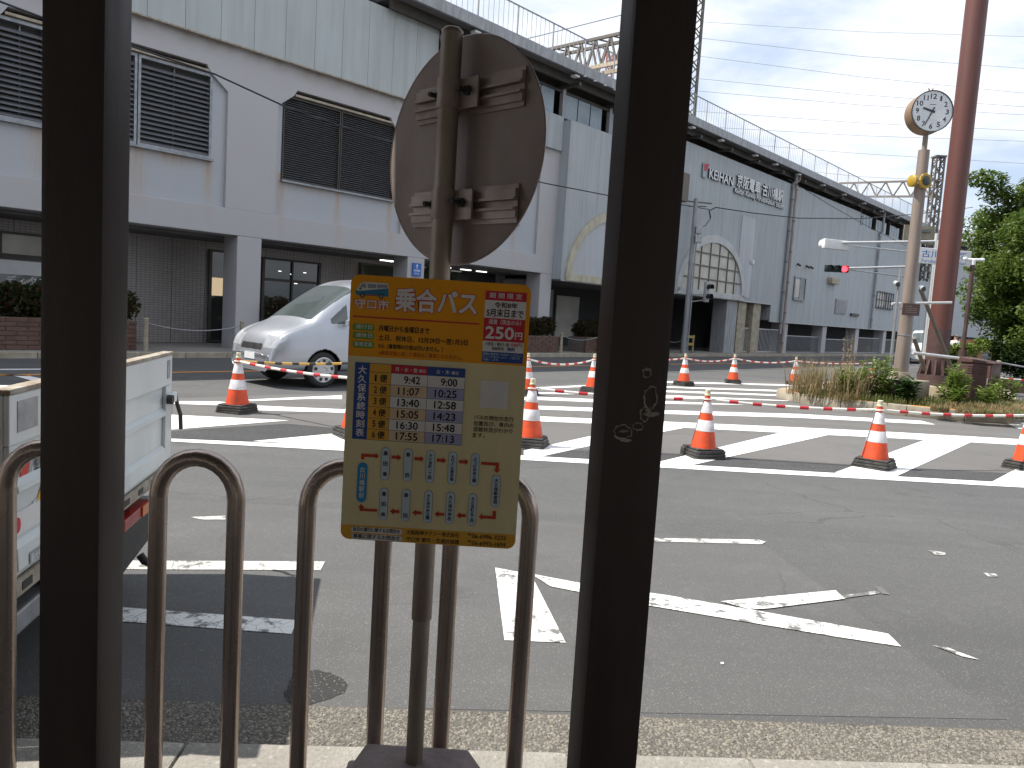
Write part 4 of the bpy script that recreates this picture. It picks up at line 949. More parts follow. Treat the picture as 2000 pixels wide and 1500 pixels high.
blades('verge_grass', 'dry blade', [(8.3, 13.85, .22), (8.8, 13.80, .25), (9.3, 13.95, .25), (9.8, 14.4, .25), (7.9, 14.1, .15)], 2600, .05, .16, 1.2, .007)
blades('verge_grass', 'grass blade', [(8.5, 13.85, .25), (9.1, 13.85, .25), (9.6, 14.2, .25)], 1300, .05, .16, 1.0, .007)
def leafy(name, label, loc, h, nst, spread, leaf, m, group, ll=.11, lw=.028):
    r = thing(name, label, 'weed', loc, 0, group)
    st = MB(); lf = MB()
    for i in range(nst):
        a = random.uniform(0, 6.28); q = spread * math.sqrt(random.random()); hh = h * random.uniform(.65, 1); b = Vector((q * .4 * math.cos(a), q * .4 * math.sin(a), 0)); t_ = Vector((q * math.cos(a), q * math.sin(a), hh))
        st.tube([b, (b + t_) / 2 + Vector((0, 0, hh * .08)), t_], .006, 5, r2=.003)
        for k in range(leaf):
            u = .15 + .85 * k / leaf; p = b.lerp(t_, u); aa = random.uniform(0, 6.28); L = ll * random.uniform(.7, 1.2); up = random.uniform(.1, .9)
            d = Vector((math.cos(aa), math.sin(aa), up)).normalized(); s_ = Vector((-math.sin(aa), math.cos(aa), 0)) * lw * random.uniform(.7, 1.2)
            lf.add([p, p + d * L * .5 + s_, p + d * L + Vector((0, 0, -.25 * L)), p + d * L * .5 - s_], [(0, 1, 2), (0, 2, 3)])
    st.build('stem', m, r); lf.build('foliage', m, r)
    return r
WG = 'leafy weeds on the island'
for i, (x, y, h, ns, sp__) in enumerate(((6.85, 15.4, .70, 26, .45), (7.35, 15.45, .95, 24, .36), (7.72, 15.0, .55, 18, .32), (8.72, 15.1, .9, 18, .26), (8.5, 14.85, .5, 16, .3), (9.0, 15.4, .75, 16, .3), (10.05, 15.6, .7, 12, .28), (9.3, 14.95, .55, 12, .28))):
    lab = ['tall green weed at the left end of the island next to dry grass', 'tallest green weed against the clock pole block', 'dark broad leaved weed in front of the clock pole block', 'upright green weed just right of the clock pole block', 'low green weed below the concrete clock block corner', 'green weed in front of the red pole foot', 'green weed right of the brown cabinet', 'spiky green weed in front of the brown cabinet'][i]
    leafy('green_weed', lab, (x, y, .165), h, ns, sp__, 26, 'weed leaf' if i != 2 else 'dark tree leaf', WG, .14 if i != 2 else .17, .028 if i != 2 else .05)
dw = leafy('dry_weed', 'tall dry brown weed stalk above the island grass', (6.85, 16.0, .165), 1.25, 4, .18, 40, 'straw', None, .06, .02)
dw2 = leafy('dry_weed', 'dry bare weed stalks left of the clock pole', (7.6, 17.2, .165), 1.6, 6, .45, 26, 'straw', None, .06, .012)

def circle_pts(r, z, n=32): return [(r * math.cos(2 * math.pi * k / n), r * math.sin(2 * math.pi * k / n), z) for k in range(n)]
clk = thing('street_clock', 'round street clock showing twenty-six minutes to ten on tan pole', 'clock', (7.95, 15.8, .17))
MB().box(-.42, .42, -.42, .42, -.05, .46).build('plinth', 'weathered concrete', clk, rotz=.55, bevel=.03, smooth=40)
MB().tube([(0, 0, .46), (0, 0, .60)], .20, 32).build('pole_collar', 'weathered concrete', clk, smooth=50)
MB().tube([(0, 0, .60), (0, 0, 1.6), (0, 0, 3.0), (0, 0, 5.06)], .128, 32, r2=.106).build('pole', 'clock pole paint', clk, smooth=50)
MB().tube([(0, 0, 5.06), (0, 0, 5.45)], .050, 20).build('neck', 'clock pole paint', clk, smooth=50)
for z in (1.35, 1.9): MB().lathe([(.124, z), (.131, z), (.131, z + .02), (.124, z + .02)], 32).build('pole_band', 'galvanised', clk, smooth=50)
CZ = 5.78                                                            # the dial looks a little to the right of the viewer
Mc = Matrix.Translation((0, 0, CZ)) @ Matrix.Rotation(rad(-3), 4, 'Z') @ Matrix.Rotation(rad(90), 4, 'X')
CR = .40
def cl_build(mb, nm, m, **k):
    return mb.build(nm, m, clk, **k)
cl_build(MB().lathe([(CR - .02, -.17), (CR, -.15), (CR, .17), (CR - .015, .165)], 56, Mc), 'clock_case', 'clock case', smooth=40)
cl_build(MB().lathe([(CR - .014, .172), (CR + .004, .172), (CR + .004, .184), (CR - .014, .184)], 56, Mc, False), 'clock_rim', 'clock black', smooth=40)
fc = MB(); fc.add([Mc @ Vector((p[0], p[1], .171)) for p in circle_pts(CR - .012, 0, 56)], [tuple(range(56))]); face = cl_build(fc, 'clock_face', 'clock face')
nb = MB()
def on_dial(s, cx_, cy_, w, h, z, off=.0):
    v, f, a, b, c, d = glyphs(s, off); nb.add([Mc @ Vector((cx_ - w / 2 + (p[0] - a) / (b - a) * w, cy_ - h / 2 + (p[1] - c) / (d - c) * h, z)) for p in v], f)
for h in range(1, 13):
    a = rad(90 - 30 * h); s = str(h); w = {'1': .034}.get(s, .064 if len(s) == 1 else .12 if s != '11' else .092); on_dial(s, .288 * math.cos(a), .288 * math.sin(a), w, .10, .1725, .022)
    p = (.362 * math.cos(a), .362 * math.sin(a)); nb.add([Mc @ Vector((p[0] + .006 * math.cos(k), p[1] + .006 * math.sin(k), .1725)) for k in (0, 1.2, 2.4, 3.6, 4.8)], [(0, 1, 2, 3, 4)])
nb.add([Mc @ Vector(p) for p in ((-.06, .125, .1725), (.06, .125, .1725), (.06, .135, .1725), (-.06, .135, .1725))], [(0, 1, 2, 3)])
cl_build(nb, 'numerals', 'clock black', kind='stuff')
def hand(ang, L, w0, w1, back, z):
    a = rad(90 - ang); M = Mc @ Matrix.Rotation(a, 4, 'Z'); mb = MB(); mb.prism([M @ Vector(p) for p in ((-back, -w0, z), (L, -w1, z), (L, w1, z), (-back, w0, z))], M.to_3x3() @ Vector((0, 0, .004))); cl_build(mb, 'clock_hand', 'clock black')
hand(287, .19, .022, .016, .05, .178); hand(204, .305, .013, .007, .08, .184)
fn = MB(); fn.tube([(0, 0, CZ + CR), (-.045, 0, CZ + CR + .085)], .012, 6); fn.tube([(0, 0, CZ + CR), (.045, 0, CZ + CR + .085)], .014, 6); fn.build('finial', 'clock case', clk)
# notice plate and yellow warning lamp on the clock pole
sg = thing('notice_plate', 'small brown notice plate strapped to the clock pole', 'sign', (7.95, 15.64, 2.05), .2)
MB().box(-.20, .20, -.012, .0, -.12, .12).build('plate', 'cabinet brown', sg, bevel=.004)
mb = MB()
for k in range(4): mb.box(-.13, .13 - (k == 0) * .12, -.0145, -.0125, .06 - k * .04, .068 - k * .04)
mb.build('raised_text', 'bare grey', sg)
wl2 = thing('warning_lamp', 'yellow ringed warning lamp on the clock pole', 'lamp', (7.95, 15.66, 4.60), .3)
Mw = Matrix.Rotation(rad(90), 4, 'X')
yr = MB(); yr.prism([Mw @ Vector(((.14 if k % 2 else .155) * math.cos(k * math.pi / 12), (.14 if k % 2 else .155) * math.sin(k * math.pi / 12), .0)) for k in range(24)], (0, -.05, 0)); yr.build('lamp_body', 'yellow paint', wl2, bevel=.01, smooth=40)
MB().lathe([(.095, .05), (.095, .062), (.05, .075), (0, .078)], 20, Mw).build('lens', 'signal dark', wl2, smooth=50)
l2 = MB(); l2.lathe([(.10, -.02), (.12, 0), (.12, .05), (.09, .07)], 20, Matrix.Translation((-.17, .1, 0)) @ Matrix.Rotation(rad(-90), 4, 'Y')); l2.build('side_lamp', 'yellow paint', wl2, smooth=40)

# steel pipe props round the clock pole
pr = thing('scaffold_frame', 'grey steel pipe props with a white rail round the clock pole', 'scaffold', (0, 0, 0))
def PX(px, py, y): return AT(px, py, y)
for nm, a, b, r_, m in (('upright', (1759, 526), (1741, 728), .032, 'galvanised'), ('upright', (1786, 590), (1772, 728), .032, 'galvanised'), ('upright', (1796, 470), (1779, 728), .026, 'grey pipe')):
    p = AT(*a, 16.4); q = AT(*b, 16.4); q = Vector((p.x, p.y, .1)); MB().tube([q, p], r_, 12).build(nm, m, pr, smooth=60)
MB().tube([PX(1742, 593, 17.0), PX(1858, 591, 17.6)], .03, 10).build('rail', 'light galvanised', pr, smooth=60)
MB().tube([PX(1783, 689, 17.0), PX(1884, 701, 17.6)], .035, 10).build('rail', 'light galvanised', pr, smooth=60)
MB().tube([PX(1797, 563, 17.8), PX(1862, 728, 18.4)], .045, 10).build('brace', 'mast steel', pr, smooth=60)
MB().tube([PX(1785, 660, 17.8), PX(1806, 722, 18.2)], .045, 10).build('brace', 'mast steel', pr, smooth=60)
for pxy in ((1750, 553), (1800, 562)):
    p = AT(*pxy, 16.4); c = thing('camera_unit', 'small grey street camera on the %s steel prop beside the clock pole' % ('left' if pxy[0] == 1750 else 'right'), 'camera', tuple(p), .4, 'street cameras on the props')
    MB().tube([(-.06, -.1, -.03), (.03, .04, .01)], .05, 12).build('housing', 'signal grey', c, smooth=40); MB().lathe([(.052, 0), (.052, .02), (.03, .02)], 14, Matrix.Translation((-.062, -.103, -.03)) @ Matrix.Rotation(rad(90), 4, 'X')).build('lens_hood', 'black plastic', c); MB().bar((0, 0, 0), (.1, .02, -.05), .03).build('bracket', 'galvanised', c)

# big red steel column
rp = thing('red_column', 'thick tall rust red steel column rising out of the frame', 'column', (12.07, 22.0, .17))
MB().tube([(0, 0, 1.0), (0, 0, 6), (0, 0, 13)], .29, 40, r2=.275).build('shaft', 'red pole paint', rp, smooth=50)
MB().tube([(0, 0, .3), (0, 0, 1.6)], .297, 40).build('lower_shaft', 'dark pole brown', rp, smooth=50)  # darker tube round the lower part of the shaft
MB().tube([(0, 0, .0), (0, 0, .30)], .46, 32).build('flange', 'dark pole brown', rp, smooth=50)
gs = MB().prism([(.29, -.02, .30), (.45, -.02, .30), (.33, -.02, .72), (.29, -.02, .72)], (0, .04, 0)).build('gusset', 'dark pole brown', rp)
for k in range(12):
    o = gs if k == 0 else inst(gs, rp, (0, 0, 0)); o.rotation_euler.z = k * math.pi / 6
MB().box(-.9, .9, -.9, .9, -.1, .001).build('footing', 'weathered concrete', rp)

cbt = thing('electric_cabinet', 'brown metal roadside cabinet with sloping lid on the island', 'cabinet', (9.72, 16.0, .17), rad(-54))
MB().box(-.30, .30, -.21, .21, .10, .88).build('body', 'cabinet brown', cbt, bevel=.008)
MB().box(-.32, .32, -.23, .23, 0, .10).build('plinth', 'weathered concrete', cbt, bevel=.01)
mb = MB(); mb.prism([(-.34, -.25, .885), (.36, -.25, .885), (.36, -.25, .91), (-.34, -.25, .985)], (0, .50, 0)); mb.build('lid', 'cabinet brown', cbt, bevel=.006)
dr_ = MB().box(-.28, .28, -.225, -.2105, .14, .84).build('door', 'cabinet brown', cbt, bevel=.004)
for x in (-.16, .08):
    for k in range(4): MB().prism([(x, -.226, .66 + k * .045), (x + .12, -.226, .66 + k * .045), (x + .12, -.238, .668 + k * .045), (x, -.238, .668 + k * .045)], (0, .001, .016)).build('vent', 'cabinet brown', dr_)
MB().box(.235, .26, -.245, -.2255, .45, .58).build('handle', 'galvanised', dr_, bevel=.004)

# ------------------------------------------------------------------ signals, koban sign, slim lamp post
def signal_head(root, c, w, ang, horizontal=True, back='signal white', lit=None, n=3, visor='signal dark'):
    M = Matrix.Translation(c) @ Matrix.Rotation(ang, 4, 'Z')
    h = w * .30
    mb = MB(); mb.box(-w / 2, w / 2, -.08, .08, -h / 2, h / 2, M) if horizontal else mb.box(-h / 2, h / 2, -.08, .08, -w / 2, w / 2, M)
    hd = mb.build('signal_head', back, root, bevel=.04, smooth=40)
    for k in range(n):
        o = (k - (n - 1) / 2) * w / n * .92; p = Vector((o, -.08, 0)) if horizontal else Vector((0, -.08, o)); r = h * .44 if horizontal else h * .42
        L = M @ Matrix.Translation(p) @ Matrix.Rotation(rad(90), 4, 'X')
        MB().lathe([(r, 0), (r, .012), (r * .5, .022), (0, .025)], 18, L).build('lens', 'signal red' if lit == k else 'signal dark', hd, smooth=50)
        v = MB(); m_ = 14; r1 = r * 1.12
        ins = []
        for q in range(m_ + 1):
            a = rad(-30 + 240 * q / m_); ins.append(L @ Vector((r1 * math.cos(a), r1 * math.sin(a), 0))); ins.append(L @ Vector((r1 * math.cos(a), r1 * math.sin(a), .22)))
        v.add(ins, [(2 * q, 2 * q + 1, 2 * q + 3, 2 * q + 2) for q in range(m_)]); v.build('visor', visor, hd, smooth=50)
ts = thing('traffic_signal', 'pale traffic signal head seen from behind on upper mast arm', 'traffic signal', (0, 0, 0))
sp0 = AT(1770, 475, 28); sp1 = AT(1660, 476, 28)
pz_ = AT(1828, 478, 28); MB().tube([(pz_.x, 28, 0), (pz_.x, 28, 3), (pz_.x, 28, pz_.z + .4)], .10, 16, r2=.075).build('pole', 'light galvanised', ts, smooth=50)
MB().tube([sp1 + Vector((-.3, 0, .02)), Vector((pz_.x, 28, pz_.z + .12))], .045, 10).build('arm', 'light galvanised', ts, smooth=60); MB().tube([sp1 + Vector((.1, 0, -.06)), Vector((pz_.x, 28, pz_.z - .35))], .032, 10).build('arm', 'light galvanised', ts, smooth=60)
c = AT(1633, 478, 28); signal_head(ts, c, 1.15, rad(200), back='signal white', visor='signal white')
ts2 = thing('traffic_signal', 'traffic signal showing a red light on lower mast arm', 'traffic signal', (0, 0, 0))
pz2 = AT(1786, 528, 36); MB().tube([(pz2.x, 36, 0), (pz2.x, 36, 3), (pz2.x, 36, pz2.z + .5)], .10, 16, r2=.08).build('pole', 'light galvanised', ts2, smooth=50)
q = AT(1655, 524, 36); MB().tube([q, Vector((pz2.x, 36, pz2.z + .18))], .05, 10).build('arm', 'light galvanised', ts2, smooth=60); MB().tube([q + Vector((0, 0, -.05)), Vector((pz2.x, 36, pz2.z - .35))], .035, 10).build('arm', 'light galvanised', ts2, smooth=60)
c = AT(1634, 525, 36); signal_head(ts2, c, 1.06, rad(-12), back='signal dark', lit=2)
kb = thing('police_box_sign', 'white sign with blue police box lettering on a grey pole', 'sign', (0, 0, 0))
kx = AT(1806, 740, 25.5).x
MB().tube([(kx, 25.5, 0), (kx, 25.5, 2), (kx, 25.5, 4.7)], .095, 16, r2=.08).build('pole', 'light galvanised', kb, smooth=50)
ka_ = rad(8); Mk = Matrix.Translation((kx + .1, 25.38, 4.15)) @ Matrix.Rotation(ka_, 4, 'Z')
pb_ = MB().box(-.95, .95, -.06, .06, -.25, .25, Mk).build('sign_box', 'sign white', kb, bevel=.015)
lb = MB(); v0 = MB(); fit(v0, '古川橋交番', -.82, .82, .06, .24, -.0615, .012); fit(v0, 'Furukawabashi Koban', -.80, .80, -.165, .10, -.0615, .006)
lb.add([Mk @ Vector(p) for p in v0.v], v0.f); lb.build('lettering', 'sign blue', kb)
dsp = thing('road_sign_back', 'beige back of a large road sign plate behind the clock pole', 'sign', (0, 0, 0))
a = AT(1766, 448, 33); b = AT(1826, 448, 33); z0 = AT(1790, 476, 33).z; z1 = AT(1790, 440, 33).z
MB().box(a.x, b.x, 33, 33.04, z0, z1).build('plate', 'weathered concrete', dsp)
MB().tube([((a.x + b.x) / 2, 33.12, 0), ((a.x + b.x) / 2, 33.12, z1 + .1)], .08, 12).build('post', 'light galvanised', dsp)
for z in (z0 + .15, z1 - .2): MB().box(a.x + .45, b.x - .2, 32.955, 32.997, z - .06, z + .06).build('stiffener', 'galvanised', dsp)
lp = thing('slim_lamp_post', 'slim dark post with a small white crossbar on top', 'lamp post', (0, 0, 0))
p = AT(1901, 508, 24); MB().tube([(p.x, 24, 0), (p.x, 24, 1.2)], .11, 14).build('lower_pole', 'dark pole brown', lp, smooth=50); MB().tube([(p.x, 24, 1.2), (p.x, 24, p.z - .12)], .06, 12).build('pole', 'dark pole brown', lp, smooth=50)
MB().tube([(p.x, 24, p.z - .15), (p.x, 24, p.z)], .075, 12).build('head', 'signal white', lp, smooth=50); MB().tube([(p.x - .25, 24, p.z), (p.x + .28, 24, p.z + .02)], .045, 10).build('crossbar', 'signal white', lp, smooth=50)
for dx_ in (-.25, .28): MB().lathe([(.05, -.05), (.07, 0), (.05, .05)], 10, Matrix.Translation((p.x + dx_, 24, p.z + .03))).build('end_knob', 'signal white', lp)

# ------------------------------------------------------------------ railway station (own axes: x along the front, y into the building, z up)
stq = thing('railway_station', 'long grey-white elevated railway station building with arches and station lettering', 'station', tuple(FN * FD), math.atan2(FT.y, FT.x))
def B(nm, x0, x1, y0, y1, z0, z1, m, par=None, bevel=0, label=None):
    o = MB().box(x0, x1, y0, y1, z0, z1).build(nm, m, par or stq, bevel=bevel)
    if label: o['label'] = label
    return o
S0 = -9.0
CLS = [(-2.7, -2.05), (3.25, 3.9), (9.83, 10.5), (15.42, 16.1), (21.75, 22.4)]
for a, b in CLS:
    B('column', a, b, .0, .70, 0.09, 2.999, 'painted concrete', bevel=.02)
    B('wall_pier', a - .35, b + .35, 0, .45, 3.651, 7.60, 'painted concrete')
B('lintel_beam', S0, 22.40, -.004, .72, 3.0, 3.65, 'painted concrete', bevel=.015)
def bay(a, b, la, lb, lz0, lz1, slats, pitch, tag_):
    # infill boards round a louvre, with the chamfered shoulders of the recess
    y = .10
    B('infill_panel', a, b, y, y + .1, 3.651, lz0, 'infill board')
    B('infill_panel', a, la, y, y + .1, lz0, 6.95, 'infill board'); B('infill_panel', lb, b, y, y + .1, lz0, 6.95, 'infill board')
    for e, s in ((a, 1), (b, -1)):
        MB().prism([(e, -.001, 6.45), (e, -.001, 6.96), (e + s * .55, -.001, 6.96), (e + s * .45, -.001, 6.80)], (0, .10, 0)).build('recess_shoulder', 'painted concrete', stq)
    B('recess_lip', a + .5, b - .5, -.012, .10, 6.80, 6.855, 'weathered concrete')
bays = [(-1.7, 2.9, -1.4, 2.6, 4.76, 6.78), (4.25, 9.48, 4.6, 9.12, 4.76, 6.78), (10.85, 15.07, 11.04, 14.78, 4.60, 6.78), (16.45, 21.4, 16.9, 20.4, 4.60, 6.78)]
for i, (a, b, la, lb, z0, z1) in enumerate(bays):
    bay(a, b, la, lb, z0, z1, True, .1, i)
    B('wall_band', a, b, 0, .45, 6.961, 7.60, 'painted concrete')
    cuts = {0: [la, .6, lb], 1: [la, 5.52, 7.355, lb], 2: [la, 12.84, lb], 3: [la, 18.65, lb]}[i]
    fine = i >= 2
    for x0, x1 in zip(cuts[:-1], cuts[1:]):
        lv = B('louver', x0 + .02, x1 - .02, .26, .30, z0 + .02, z1 - .02, 'dark grey')
        fr = MB(); w = .07 if not fine else .045
        fr.box(x0 + .012, x0 + w, .06, .258, z0, z1); fr.box(x1 - w, x1 - .012, .06, .258, z0, z1); fr.box(x0 + w, x1 - w, .06, .258, z1 - w, z1); fr.box(x0 + w, x1 - w, .06, .258, z0, z0 + w)
        if not fine: fr.box((x0 + x1) / 2 - .012, (x0 + x1) / 2 + .012, .20, .24, z0 + w, z1 - w)
        fr.build('louver_frame', 'grey aluminium' if not fine else 'dark steel', lv)
        pt = .111 if not fine else .058; nS = int((z1 - z0 - 2 * w) / pt)
        if fine:
            mb = MB()
            for k in range(nS):
                z = z0 + w + pt * (k + .5); mb.prism([(x0 + w, .09, z - pt * .30), (x0 + w, .098, z - pt * .30 - .006), (x0 + w, .20, z + pt * .42), (x0 + w, .195, z + pt * .48)], (x1 - x0 - 2 * w, 0, 0))
            sl = mb.build('slat_set', 'louver grey', lv); sl['kind'] = 'stuff'
        else:
            s0 = MB().prism([(x0 + w, .075, -.035), (x0 + w, .083, -.045), (x0 + w, .195, .042), (x0 + w, .19, .05)], (x1 - x0 - 2 * w, 0, 0)).build('slat', 'louver grey', lv)
            for k in range(nS):
                z = z0 + w + pt * (k + .5)
                if k == 0: s0.location = (0, 0, z)
                else: inst(s0, lv, (0, 0, z))
    B('sill', la - .02, lb + .02, -.03, .26, z0 - .05, z0 - .002, 'grey aluminium')
B('wall_band', S0, -1.7, 0, .45, 3.651, 7.60, 'painted concrete')
# metal cladding above, sheet by sheet
def clad(x0, x1, z0, z1, y, m='metal cladding', pitch=.86, pairs=False):
    n = round((x1 - x0) / pitch); w = (x1 - x0) / n; src = None
    for k in range(n):
        if src is None: src = MB().box(.004, w - .004, 0, .06, z0, z1).build('cladding_panel', m, stq, bevel=.006)
        o = src if k == 0 else inst(src, stq, (0, 0, 0))
        o.location = (x0 + k * w, y + random.uniform(-.002, .002), 0)
B('wall_backing', S0, 16.05, -.08, .5, 7.603, 9.85, 'grey pipe'); clad(S0, 16.1, 7.58, 9.88, -.16)
B('cladding_trim', S0, 16.1, -.175, -.09, 7.545, 7.578, 'truck edge dirt')
B('wall_backing', 16.1, 22.35, -.02, .5, 7.603, 8.6, 'grey pipe'); clad(16.2, 22.4, 7.50, 8.72, -.10, 'cladding sheet')
# right-hand clad block
YB = -.42
B('wall_backing', 22.47, 40.9, YB + .065, 1.2, 2.86, 8.55, 'grey pipe'); B('wall_backing', 29.0, 53.6, YB + .065, 1.2, 8.551, 9.45, 'grey pipe'); B('wall_backing', 40.9, 108, YB + .065, 1.2, 1.93, 8.549, 'grey pipe')
B('block_return', 22.41, 22.468, YB + .002, .02, 2.83, 8.6, 'cladding sheet')
clad(22.45, 29.0, 2.83, 8.60, YB, 'cladding sheet', .93); clad(29.0, 40.9, 2.83, 9.50, YB, 'cladding sheet', .93); clad(40.9, 53.6, 1.90, 9.50, YB, 'cladding sheet', .93); clad(53.6, 107, 1.90, 8.68, YB, 'cladding sheet', 1.0)
B('cladding_trim', 22.45, 40.88, YB - .02, YB + .06, 2.775, 2.828, 'white trim'); B('cladding_trim', 40.9, 107, YB - .02, YB + .06, 1.85, 1.898, 'white trim')
B('door_panel', 36.55, 38.1, YB - .022, YB - .005, 3.0, 7.05, 'clean cladding'); B('downlight_box', 37.9, 38.1, YB - .14, YB - .02, 4.75, 4.95, 'signal white', bevel=.02)
# platform windows between wall and roof
B('platform_back', S0, 110, 4.5, 4.6, 8.0, 10.0, 'dark grey'); B('platform_floor', S0, 110, 1.3, 4.49, 7.9, 8.0, 'soffit')
wx = 16.4
while wx < 29.5:
    for k in range(3):
        if (round(wx * 10) + k) % 7 != 3:
            B('window_pane', wx + .25 + k * .78, wx + .97 + k * .78, .02, .05, 8.73, 9.58, 'bluish pane')
    B('window_post', wx, wx + .16, -.06, .10, 8.72, 9.85, 'grey pipe'); wx += 2.95
B('window_rail', 16.3, 30, -.01, .09, 9.585, 9.68, 'dark steel')
for k in range(26):
    x = 53.8 + k * .62
    if k % 5 != 4: B('window_pane', x, x + .56, YB + .1, YB + .13, 8.70, 9.50, 'bluish pane' if k % 3 else 'shop glass')
    if k % 5 == 0: B('window_post', x - .08, x - .01, YB + .03, YB + .2, 8.70, 9.8, 'dark steel')
# roof with fascia, rafters, lamps under the eave and railing on top
B('rear_wall', S0, 112, 9.01, 9.2, 0, 10.6, 'metal cladding'); B('end_wall', S0 - .2, S0 - .01, .0, 9.2, 0, 10.6, 'metal cladding')
roof = B('roof', 14.0, 112, -.92, 9.0, 10.10, 10.28, 'soffit'); B('roof', S0, 14.0, -.10, 9.0, 10.6, 10.75, 'soffit')
B('fascia', 14.0, 112, -1.02, -.925, 10.03, 10.34, 'grey pipe', roof)
for y in (-.45, .3): B('purlin', 14.0, 112, y, y + .10, 9.80, 10.099, 'dark steel', roof)
rf = MB().box(-.06, .06, -.90, 4.3, 9.68, 9.799).build('rafter', 'dark steel', roof)
lmp = MB().box(-.13, .13, -.12, .12, 9.93, 10.0).build('eave_lamp', 'signal white', roof, bevel=.02); lmp.location = (30.3, -.80, 0)
for k in range(26):
    o = rf if k == 0 else inst(rf, roof, (0, 0, 0)); o.location = (16.3 + k * 2.95, 0, 0)
for x in (17.0, 22.0, 25.6, 33.0, 36.6, 39.0, 42.0, 45.6, 49.1, 52.8, 56.5, 60, 64, 68): inst(lmp, roof, (x, -.80, 0))
sm_ = MB().box(-.05, .05, -.04, .04, 10.0, 10.03).build('clip_lamp', 'signal white', roof); sm_.location = (22.3, -.98, 0)
for k in range(1, 8): inst(sm_, roof, (22.3 + k * .62, -.98, 0))
rl = MB(); yR = -.85
for z in (10.42, 11.32): rl.box(14.2, 100, yR - .018, yR + .018, z, z + .035)
rail = rl.build('roof_railing', 'grey pipe', roof)
ps = MB().box(-.02, .02, yR - .02, yR + .02, 10.28, 11.33).build('railing_post', 'grey pipe', rail); ps.location.x = 15.2
for k in range(1, 47): inst(ps, rail, (15.2 + k * 1.8, 0, 0))
br_ = MB()
x = 14.3
while x < 100:
    br_.box(x - .006, x + .006, yR - .006, yR + .006, 10.44, 11.33); x += .225
br_.build('railing_bars', 'grey pipe', rail, kind='stuff')
B('air_unit', 71.0, 74.6, 2.5, 5, 10.28, 11.7, 'white trim', roof, bevel=.05)
# drainpipes
def drain(x, y, z0, z1, m):
    mb = MB(); mb.tube([(x, y, z0), (x, y, (z0 + z1) / 2), (x, y, z1)], .085, 12)
    d = mb.build('drainpipe', m, stq, smooth=50)
    k = z0 + .6
    while k < z1: MB().lathe([(.088, k), (.10, k), (.10, k + .05), (.088, k + .05)], 12, Matrix.Translation((x, y, 0))).build('pipe_clamp', 'mast steel', d); k += 1.7
    MB().tube([(x, y, z1), (x, y + .08, z1 + .15), (x + .02, y - .1, z1 + .32), (x + .02, y - .1, 10.09)], .09, 12).build('pipe_elbow', m, d, smooth=50)
drain(16.18, -.26, 7.5, 9.55, 'grey pipe'); drain(42.5, YB - .14, .09, 9.45, 'rust pipe'); drain(57.5, YB - .14, 1.9, 8.4, 'grey pipe'); drain(42.15, YB - .12, 1.2, 9.3, 'grey pipe')
# arches
def arch(cx, grid):
    a, b = 3.38, 2.93; z0 = 2.83; n = 40; y = YB - .09
    mb = MB(); o_ = [(cx + a * math.cos(math.pi * k / n), z0 + b * math.sin(math.pi * k / n)) for k in range(n + 1)]; w = .36
    i_ = [(cx + (a - w) * math.cos(math.pi * k / n), z0 + .25 + (b - w - .25) * math.sin(math.pi * k / n)) for k in range(n + 1)]
    vs = [(p[0], y, p[1]) for p in o_] + [(p[0], y, p[1]) for p in i_] + [(p[0], YB - .004, p[1]) for p in o_] + [(p[0], YB - .004, p[1]) for p in i_]
    m = n + 1; fs = []
    for k in range(n): fs += [(k, k + 1, k + 1 + m, k + m), (k, k + 2 * m, k + 1 + 2 * m, k + 1), (k + m, k + 1 + m, k + 1 + 3 * m, k + 3 * m)]
    mb.add(vs, fs)
    mb.box(cx - a, cx + a, y, YB - .004, z0 - .02, z0 + .25)
    tr = mb.build('arch_trim', 'white trim' if grid else 'cream trim', stq)
    pn = MB(); pn.prism([(p[0], YB - .012, p[1]) for p in i_], (0, .007, 0)); pan = pn.build('arch_panel', 'cream pane' if grid else 'clean cladding', tr)
    ai, bi = a - w, b - w - .25
    if grid:
        for gx in (-2.2, -1.35, -.45, .45, 1.35, 2.2):
            top = z0 + .25 + bi * math.sqrt(max(0, 1 - (gx / ai) ** 2)); B('glazing_bar', cx + gx - .03, cx + gx + .03, YB - .05, YB - .0125, z0 + .25, top, 'mast steel', tr)
        for gz in (.55, 1.15, 1.75):
            hx = ai * math.sqrt(1 - (gz / bi) ** 2); B('glazing_bar', cx - hx, cx + hx, YB - .058, YB - .0505, z0 + .25 + gz - .03, z0 + .25 + gz + .03, 'mast steel', tr)
    else:
        for gx in (-.95, .9): B('panel_seam', cx + gx - .012, cx + gx + .012, YB - .014, YB - .0125, z0 + .25, z0 + .25 + bi * math.sqrt(1 - (gx / ai) ** 2), 'dark grey', tr)
        B('notice_frame', cx + 1.2, cx + 2.3, YB - .06, YB - .013, z0 + .5, z0 + 1.7, 'dark grey', tr)
arch(26.0, False); arch(34.05, True)
# station lettering, raised off the wall
yl = YB - .09
def sign_text(items, off):
    f_ = MB(); s_ = MB()
    for q, x0, x1, zc, h in items: [fit(f_, q, x0 + ox, x1 + ox, zc + oz, h, yl - .002 - .0008 * i_, 0) for i_, (ox, oz) in enumerate(((0, 0), (off * h, 0), (-off * h, 0), (0, off * h), (0, -off * h)))]; fit(s_, q, x0, x1, zc, h, yl, 0, depth=.085); fit(s_, q, x0 - off * h, x1 - off * h, zc - off * h, h, yl + .001, 0, depth=.083)
    f_.build('lettering', 'letter face', stq, kind='stuff'); s_.build('lettering_shadow', 'dark grey', stq, kind='stuff')  # dark sides put the shadow of the letters into their colour
pm('letter face', (0.72, 0.72, 0.74), (0.66, 0.66, 0.68), 3, 0.5)
sign_text([('KEIHAN', 32.72, 35.10, 8.47, .42)], .03)
sign_text([('京阪電車', 35.52, 38.1, 8.62, .62), ('古川橋駅', 38.42, 40.95, 8.62, .62)], .025)
